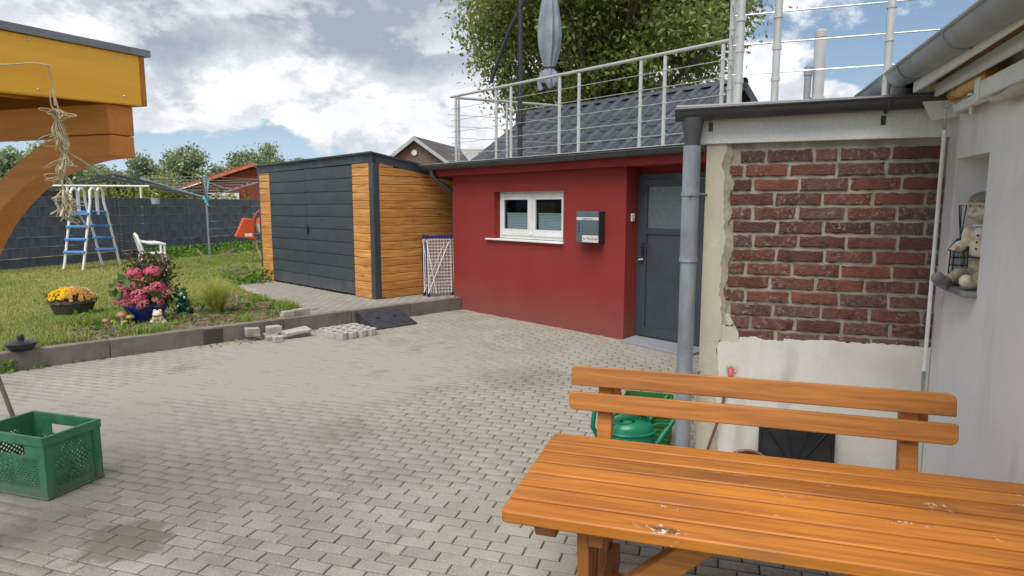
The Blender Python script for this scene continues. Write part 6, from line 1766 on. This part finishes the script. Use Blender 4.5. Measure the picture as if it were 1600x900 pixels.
for x, y, z, r_, mt in ((.02, .03, .125, .072, 'brown_cap'), (-.155, -.02, .06, .052, 'brown_cap'), (.125, .02, .10, .052, 'yellow_green'), (.10, -.05, .055, .036, 'yellow_green'), (-.09, .0, .05, .034, 'yellow_green')):
    m_ = MB(); m_.lathe([(r_ * .35, 0), (r_ * .3, z * .6), (r_ * .38, z + .005)], c=(x, y, 0), n=12); st_ = m_.build('stalk', MAT['yellow_green'] if mt != 'brown_cap' else MAT['cream_stone'], mg)
    m_ = MB(); m_.lathe([(r_ * .4, z), (r_, z + .002), (r_ * .98, z + r_ * .25), (r_ * .75, z + r_ * .58), (r_ * .4, z + r_ * .74), (.002, z + r_ * .78)], c=(x, y, 0), n=20); m_.build('cap', MAT[mt], mg, ang=60)
fg = thing('fountain_grass', 'clump of arching fountain grass with pale plumes on the soil bed', 'ornamental grass', (-4.20, 9.0, LZ - .03), 0)
def arching(n, h0, h1, wd, spread, seed, nseg=6):
    q = random.Random(seed); V, F = [], []
    for k in range(n):
        a = q.uniform(0, 2 * PI); h = q.uniform(h0, h1); out_ = spread * q.uniform(.15, 1.15); r0_ = .06 * math.sqrt(q.random())
        c, s_ = math.cos(a), math.sin(a); b = len(V)
        for i in range(nseg + 1):
            t = i / nseg; rr = r0_ + out_ * t ** 1.6; z = h * (1.55 * t - .55 * t ** 2.6 * (1 + out_ / h * .35))
            ww = wd * (1 - t * .85)
            V += [(rr * c - s_ * ww, rr * s_ + c * ww, z), (rr * c + s_ * ww, rr * s_ - c * ww, z)]
        F += [(b + 2 * i, b + 2 * i + 1, b + 2 * i + 3, b + 2 * i + 2) for i in range(nseg)]
    return V, F
V, F = arching(900, .26, .56, .0042, .42, 4)
tag(link('blades', fastmesh('blades', V, F, MAT['fountain'], True), fg), kind='stuff')
q = random.Random(8)
for k in range(13):
    a = q.uniform(0, 2 * PI) if k > 5 else q.uniform(-.5, .9); ln = q.uniform(.26, .52); h = q.uniform(.52, .92)
    pts = [Vector((.02 * math.cos(a), .02 * math.sin(a), .0)), Vector((ln * .35 * math.cos(a), ln * .35 * math.sin(a), h * .62)), Vector((ln * .7 * math.cos(a), ln * .7 * math.sin(a), h * .93)), Vector((ln * math.cos(a), ln * math.sin(a), h))]
    m_ = MB(); m_.tube(pts, .002, 5, False); stp = m_.build('stalk', MAT['plume'], fg)
    V, F = [], []
    p0, p1 = pts[2], pts[3] + (pts[3] - pts[2]) * .4
    for e in range(240):
        t = q.random(); c = p0.lerp(p1, t); rr = .028 * math.sin(PI * min(1, t * .85 + .12))
        d_ = Vector((q.gauss(0, 1), q.gauss(0, 1), q.gauss(0, 1))).normalized() * rr + (p1 - p0).normalized() * .02
        w_ = d_.orthogonal().normalized() * .0016; b = len(V)
        V += [tuple(c - w_), tuple(c + w_), tuple(c + d_)]; F.append((b, b + 1, b + 2))
    link('plume', fastmesh('plume', V, F, MAT['plume']), stp)
lt = thing('solar_light', 'black dome shaped solar garden light standing at the kerb edge', 'garden light', (-5.10, 6.52, LZ), 0)
m_ = MB(); m_.lathe([(.05, 0), (.10, .02), (.138, .07), (.142, .078), (.142, .086)], n=28); m_.build('bowl', MAT['black'], lt, ang=50)
m_ = MB(); m_.lathe([(.140, .0865), (.10, .105), (.03, .118), (.030, .16), (.022, .175), (.012, .178)], n=28); m_.build('lid', MAT['black'], lt, ang=50)

# ------------------------------------------------------------------ loose stones, lattice paver, kerb ramp
def block(name, label, loc, rz, size, mat='stone', cat='stone', group=None, tilt=(0, 0), rough=.006, seed=0):
    q = random.Random(seed); a, b, h_ = (s_ / 2 for s_ in size)
    bm = bmesh.new(); bmesh.ops.create_cube(bm, size=1)
    bmesh.ops.subdivide_edges(bm, edges=bm.edges, cuts=2, use_grid_fill=True)
    for v in bm.verts:
        v.co = Vector((v.co.x * size[0], v.co.y * size[1], (v.co.z + .5) * size[2])) + Vector((q.uniform(-1, 1), q.uniform(-1, 1), q.uniform(-1, 1) if v.co.z > -.4 else 0)) * rough
    me = bpy.data.meshes.new(name); bm.to_mesh(me); bm.free(); me.materials.append(MAT[mat])
    me.polygons.foreach_set('use_smooth', [True] * len(me.polygons)); me.set_sharp_from_angle(angle=R(40))
    o = link(name, me, None, loc, (R(tilt[0]), R(tilt[1]), R(rz)))
    bv = o.modifiers.new('bevel', 'BEVEL'); bv.width = .004; bv.segments = 2; bv.limit_method = 'ANGLE'; bv.angle_limit = R(45)
    return tag(o, label, cat, group)
G_ = 'loose stones by the kerb'
block('paving_stone', 'left of two small grey stones on the kerb corner by the shed pad', (-3.03, 8.52, LZ + .004), 48, (.16, .10, .085), 'stone', 'stone', G_, seed=1)
block('paving_stone', 'right of two small grey stones on the kerb corner by the shed pad', (-2.90, 8.66, LZ + .004), 44, (.20, .12, .09), 'stone', 'stone', G_, seed=2)
P = HW(-3.07, -3.26); block('concrete_slab', 'long broken concrete slab, lowest of the heap against the kerb', (P.x, P.y, .0), -58, (.30, .16, .06), 'stone', 'stone', G_, (2, 2), .005, 3)
P = HW(-2.99, -2.96); block('concrete_slab', 'thin flat concrete slab lying on top of the heap, pointing to the lattice paver', (P.x, P.y, .05), 40, (.34, .20, .045), 'pale_block', 'stone', G_, (3, -4), .004, 4)
P = HW(-3.02, -2.98); block('concrete_slab', 'dark flat slab lying under the thin slab of the heap', (P.x, P.y, .0), 44, (.38, .18, .045), 'stone', 'stone', G_, (0, 0), .004, 8)
P = HW(-3.15, -3.47); block('rubble_stone', 'left block on top of the heap against the kerb', (P.x, P.y, .06), 30, (.17, .13, .10), 'stone', 'stone', G_, (3, 4), .006, 5)
P = HW(-3.13, -3.20); block('rubble_stone', 'blue grey block beside the left block on top of the heap', (P.x, P.y, .062), 38, (.17, .13, .09), 'pale_block', 'stone', G_, (2, 0), .004, 6)
P = HW(-2.83, -3.28); block('paving_stone', 'small upright pale stone standing in front of the heap', (P.x, P.y, .0), 42, (.105, .09, .075), 'pale_block', 'stone', G_, seed=7)
m_ = MB(); q = random.Random(4)
rubble_v, rubble_f = [], []
for k in range(150):
    hx, hy = KX + .03 + abs(q.gauss(0, .13)), -3.25 + q.gauss(0, .36)
    P = HW(hx, hy); r_ = .004 + .014 * q.random() ** 2; o = len(rubble_v)
    for ax in ((1, 0, 0), (0, 1, 0), (-1, 0, 0), (0, -1, 0), (0, 0, 1), (0, 0, -1)):
        rubble_v.append((P.x + ax[0] * r_ * q.uniform(.6, 1.4), P.y + ax[1] * r_ * q.uniform(.6, 1.4), .004 + ax[2] * r_ * .7))
    for i in range(4): rubble_f += [(o + i, o + (i + 1) % 4, o + 4), (o + (i + 1) % 4, o + i, o + 5)]
tag(link('rubble_crumbs', fastmesh('rubble_crumbs', rubble_v, rubble_f, MAT['soil'])), kind='stuff')
m_ = MB(); q = random.Random(14)
for k in range(16):
    hx, hy = KX + .04 + abs(q.gauss(0, .12)), -3.3 + q.gauss(0, .35); a = q.uniform(0, PI); P = HW(hx, hy)
    m_.tube([(P.x, P.y, .006), (P.x + .06 * math.cos(a), P.y + .06 * math.sin(a), .02), (P.x + .12 * math.cos(a + .2), P.y + .12 * math.sin(a + .2), .008)], .0035, 5)
tag(m_.build('dry_twigs', MAT['raw_wood']), kind='stuff')

gp_ = thing('lattice_paver', 'pale concrete lattice paving slab with rounded cells lying beside the black ramp', 'paver', HW(-2.66, -2.40, .002), HRZ + 2)
m_ = MB(); cell = .118
ids = [(i, j) for i in range(4) for j in range(4)]
def ringcell(m_, cx, cy, r_, hole, h_):
    k = 8; o_, i_ = [], []
    for e in range(k):
        a = 2 * PI * (e + .5) / k; o_.append((cx + r_ * math.cos(a), cy + r_ * math.sin(a)))
        i_.append((cx + hole * (1 if math.cos(a) > 0 else -1) * min(1, abs(math.cos(a)) * 1.3), cy + hole * (1 if math.sin(a) > 0 else -1) * min(1, abs(math.sin(a)) * 1.3)))
    vs_ = [(x, y, 0) for x, y in o_] + [(x, y, h_) for x, y in o_] + [(x, y, 0) for x, y in i_] + [(x, y, h_) for x, y in i_]
    fs = []
    for e in range(k):
        n_ = (e + 1) % k
        fs += [(e, n_, k + n_, k + e), (2 * k + n_, 2 * k + e, 3 * k + e, 3 * k + n_), (k + e, k + n_, 3 * k + n_, 3 * k + e)]
    m_.add(vs_, fs)
CR = random.Random(2)
for i in range(4):
    for j in range(4):
        cx, cy = (i - 1.5) * .142, (j - 1.5) * .142
        p = MB(); ringcell(p, 0, 0, .080, .050, .085); p.build('cell', MAT['pale_block'], gp_, loc=(cx, cy, 0), bevel=.006, ang=30)
rp = thing('kerb_ramp', 'black rubber kerb ramp with raised tread leaning against the kerb', 'ramp', HW(KX + .004, -1.62, .002), HRZ)
RWd, RLn, RHt = .66, .60, .175
m_ = MB(); m_.prism([(0, 0), (RLn, 0), (RLn, .018), (.10, RHt), (0, RHt)], 'y', -RWd / 2, RWd / 2); body = m_.build('body', MAT['rubber'], rp, bevel=.006)
nrm = Vector((RHt - .018, 0, RLn - .10)).normalized(); al_ = Vector((RLn - .10, 0, -(RHt - .018))).normalized()
m_ = MB()
for i in range(11):
    for j in range(13):
        c = Vector((.10, 0, RHt)) + al_ * (.03 + i * .0455) + Vector((0, -RWd / 2 + .03 + j * .05, 0)) + nrm * .0005
        if any(abs(c.x - .30) < .045 and abs(c.y - yy) < .045 for yy in (-.14, .14)): continue
        sg = 1 if (i + j) % 2 else -1
        dd = (al_ * .016 + Vector((0, sg * .016, 0)))
        m_.beam(c - dd, c + dd, .008, .005, nrm)
m_.build('tread', MAT['rubber'], rp)
for yy in (-.14, .14):
    m_ = MB(); c = Vector((.10, 0, RHt)) + al_ * .22 + Vector((0, yy, 0))
    vs_ = []
    m_.beam(c - al_ * .03 + nrm * .0015, c + al_ * .03 + nrm * .0015, .055, .003, nrm); m_.build('bolt_recess', MAT['dark'], rp)

# ------------------------------------------------------------------ figurine and lantern in the wall niche
NB = BW(WX + .072, -.42, NZ0 + .002)
gm = thing('child_figurine', 'cream stoneware figurine of a capped child sitting in the wall niche', 'figurine', NB, BRZ - 52)
gm.scale = (.96,) * 3
# figurine faces local -y; sits on the sill, feet forward
fused('shirt', [((0, .02, .19), (.066, .055, .065)), ((0, .02, .27), (.058, .046, .06)), ((0, .02, .33), (.032, .03, .03)),
               ((-.075, .0, .26), (.028, .03, .055)), ((.075, .0, .26), (.028, .03, .055)), ((-.085, -.035, .21), (.025, .04, .03)), ((.09, -.035, .20), (.025, .04, .03))], simple('ivory_stoneware', S(226, 216, 196), S(204, 192, 168), 14, .65, .3, 70), gm, .005, 2)
fused('trousers', [((0, .02, .10), (.064, .057, .06)), ((-.06, -.05, .06), (.036, .06, .036)), ((.06, -.05, .06), (.036, .06, .036)), ((-.07, -.10, .04), (.03, .045, .032)), ((.07, -.10, .04), (.03, .045, .032)), ((0, .03, .05), (.08, .06, .05))], simple('beige_stoneware', S(176, 160, 136), S(146, 130, 108), 26, .75, .5, 60), gm, .005, 2)
for k in range(3):
    m_ = MB(); m_.sphere((0, -.036 + .002 * k, .20 + .035 * k), (.006, .004, .006), 8, 5); m_.build('button', MAT['clay_grey'], gm)
m_ = MB()
for sx in (-1, 1): m_.prism([(0, -.03), (sx * .04, -.02), (sx * .05, .01), (sx * .01, .0)], 'z', .318, .328)
m_.build('collar', MAT['white'], gm, bevel=.003)
fused('hair', [((.066 * math.cos(PI * (.08 + .84 * k / 11)), .012 + .058 * math.sin(PI * (.08 + .84 * k / 11)), .405 - .01 * (k % 2)), (.014, .014, .018)) for k in range(12)], simple('brown_painted_hair', S(122, 92, 70), S(98, 72, 54), 30, .7, .3, 60), gm, .004, 1)
hd = fused('head', [((0, .0, .405), (.068, .066, .074)), ((0, -.03, .385), (.05, .045, .045)), ((-.032, -.05, .385), (.018, .014, .016)), ((.032, -.05, .385), (.018, .014, .016)), ((0, -.078, .400), (.012, .014, .011)), ((-.068, .0, .395), (.012, .016, .02)), ((.068, .0, .395), (.012, .016, .02))], MAT['skin_stone'], gm, .005, 2)
for x in (-.026, .026):
    m_ = MB(); m_.sphere((x, -.063, .422), (.010, .006, .011), 10, 6); ey = m_.build('eye', MAT['white'], hd)
    m_ = MB(); m_.sphere((x, -.069, .421), (.005, .003, .006), 8, 5); m_.build('pupil', MAT['black'], hd) if False else m_.build('pupil', MAT['black'], hd)
m_ = MB(); m_.tube([(-.024, -.074, .368), (-.01, -.082, .362), (.01, -.082, .362), (.024, -.074, .368)], .0028, 6); m_.build('mouth', MAT['brown_cap'], hd)
m_ = MB(); m_.lathe([(.073, .425), (.074, .44), (.066, .47), (.04, .492), (.004, .498)], n=22); m_.build('cap', simple('grey_brown_cap', S(146, 134, 124), S(116, 106, 98), 14, .8, .4, 60), gm, ang=60)
m_ = MB(); m_.tube([(.075 * math.cos(a), .073 * math.sin(a), .432) for a in [i * 2 * PI / 24 for i in range(24)]], .008, 6, closed=True); m_.build('cap_band', MAT['cream_stone'], gm)
for sx in (-1, 1):
    fused('shoe', [((sx * .075, -.155, .03), (.034, .062, .028)), ((sx * .075, -.19, .045), (.030, .034, .034))], MAT['shoe_grey'] if sx < 0 else MAT['cream_stone'], gm, .005, 3)
    ha = [((sx * .085, -.075, .205), (.017, .014, .018))]
    o_ = fused('hand', ha + [((sx * .085 + (k - 1.5) * .008, -.09, .197 - .002 * k), (.0045, .010, .006)) for k in range(4)] + [((sx * (.085 - .02), -.08, .212), (.005, .008, .005))], MAT['skin_stone'], gm, .003, 1)
m_ = MB(); m_.tube([(.0 + .062 * math.cos(a), .02 + .05 * math.sin(a), .155) for a in [i * 2 * PI / 20 for i in range(20)]], .007, 6, closed=True); m_.build('belt', MAT['clay_grey'], gm)
ln_ = thing('lantern', 'small black lantern with a wire handle beside the figurine in the niche', 'lantern', BW(WX + .005, -.335, NZ0 + .002), BRZ)
ln_.scale = (1.2,) * 3
m_ = MB(); m_.lathe([(.042, 0), (.044, .012), (.038, .02)], n=4); m_.build('base', MAT['black'], ln_)
m_ = MB()
for sx in (-1, 1):
    for sy in (-1, 1): m_.tube([(sx * .027, sy * .027, .018), (sx * .025, sy * .025, .145)], .003, 5)
for z in (.05, .085, .118): m_.tube([(-.027, -.027, z), (.027, -.027, z), (.027, .027, z), (-.027, .027, z)], .0022, 5, closed=True)
m_.build('cage', MAT['black'], ln_)
m_ = MB(); m_.lathe([(.028, .02), (.028, .143)], n=4); m_.build('glass', MAT['bottle'], ln_)
m_ = MB(); m_.lathe([(.044, .145), (.042, .155), (.022, .185), (.012, .20), (.004, .202)], n=4); m_.build('roof', MAT['black'], ln_)
m_ = MB(); m_.tube([(0, .0, .20), (.0, .03, .27), (0, .055, .34), (0, .03, .335), (0, -.0, .20)], .0025, 5); m_.tube([(0, .055, .34), (-.005, -.06, .34), (0, -.005, .21)], .0022, 5); m_.build('wire_handle', MAT['black'], ln_)
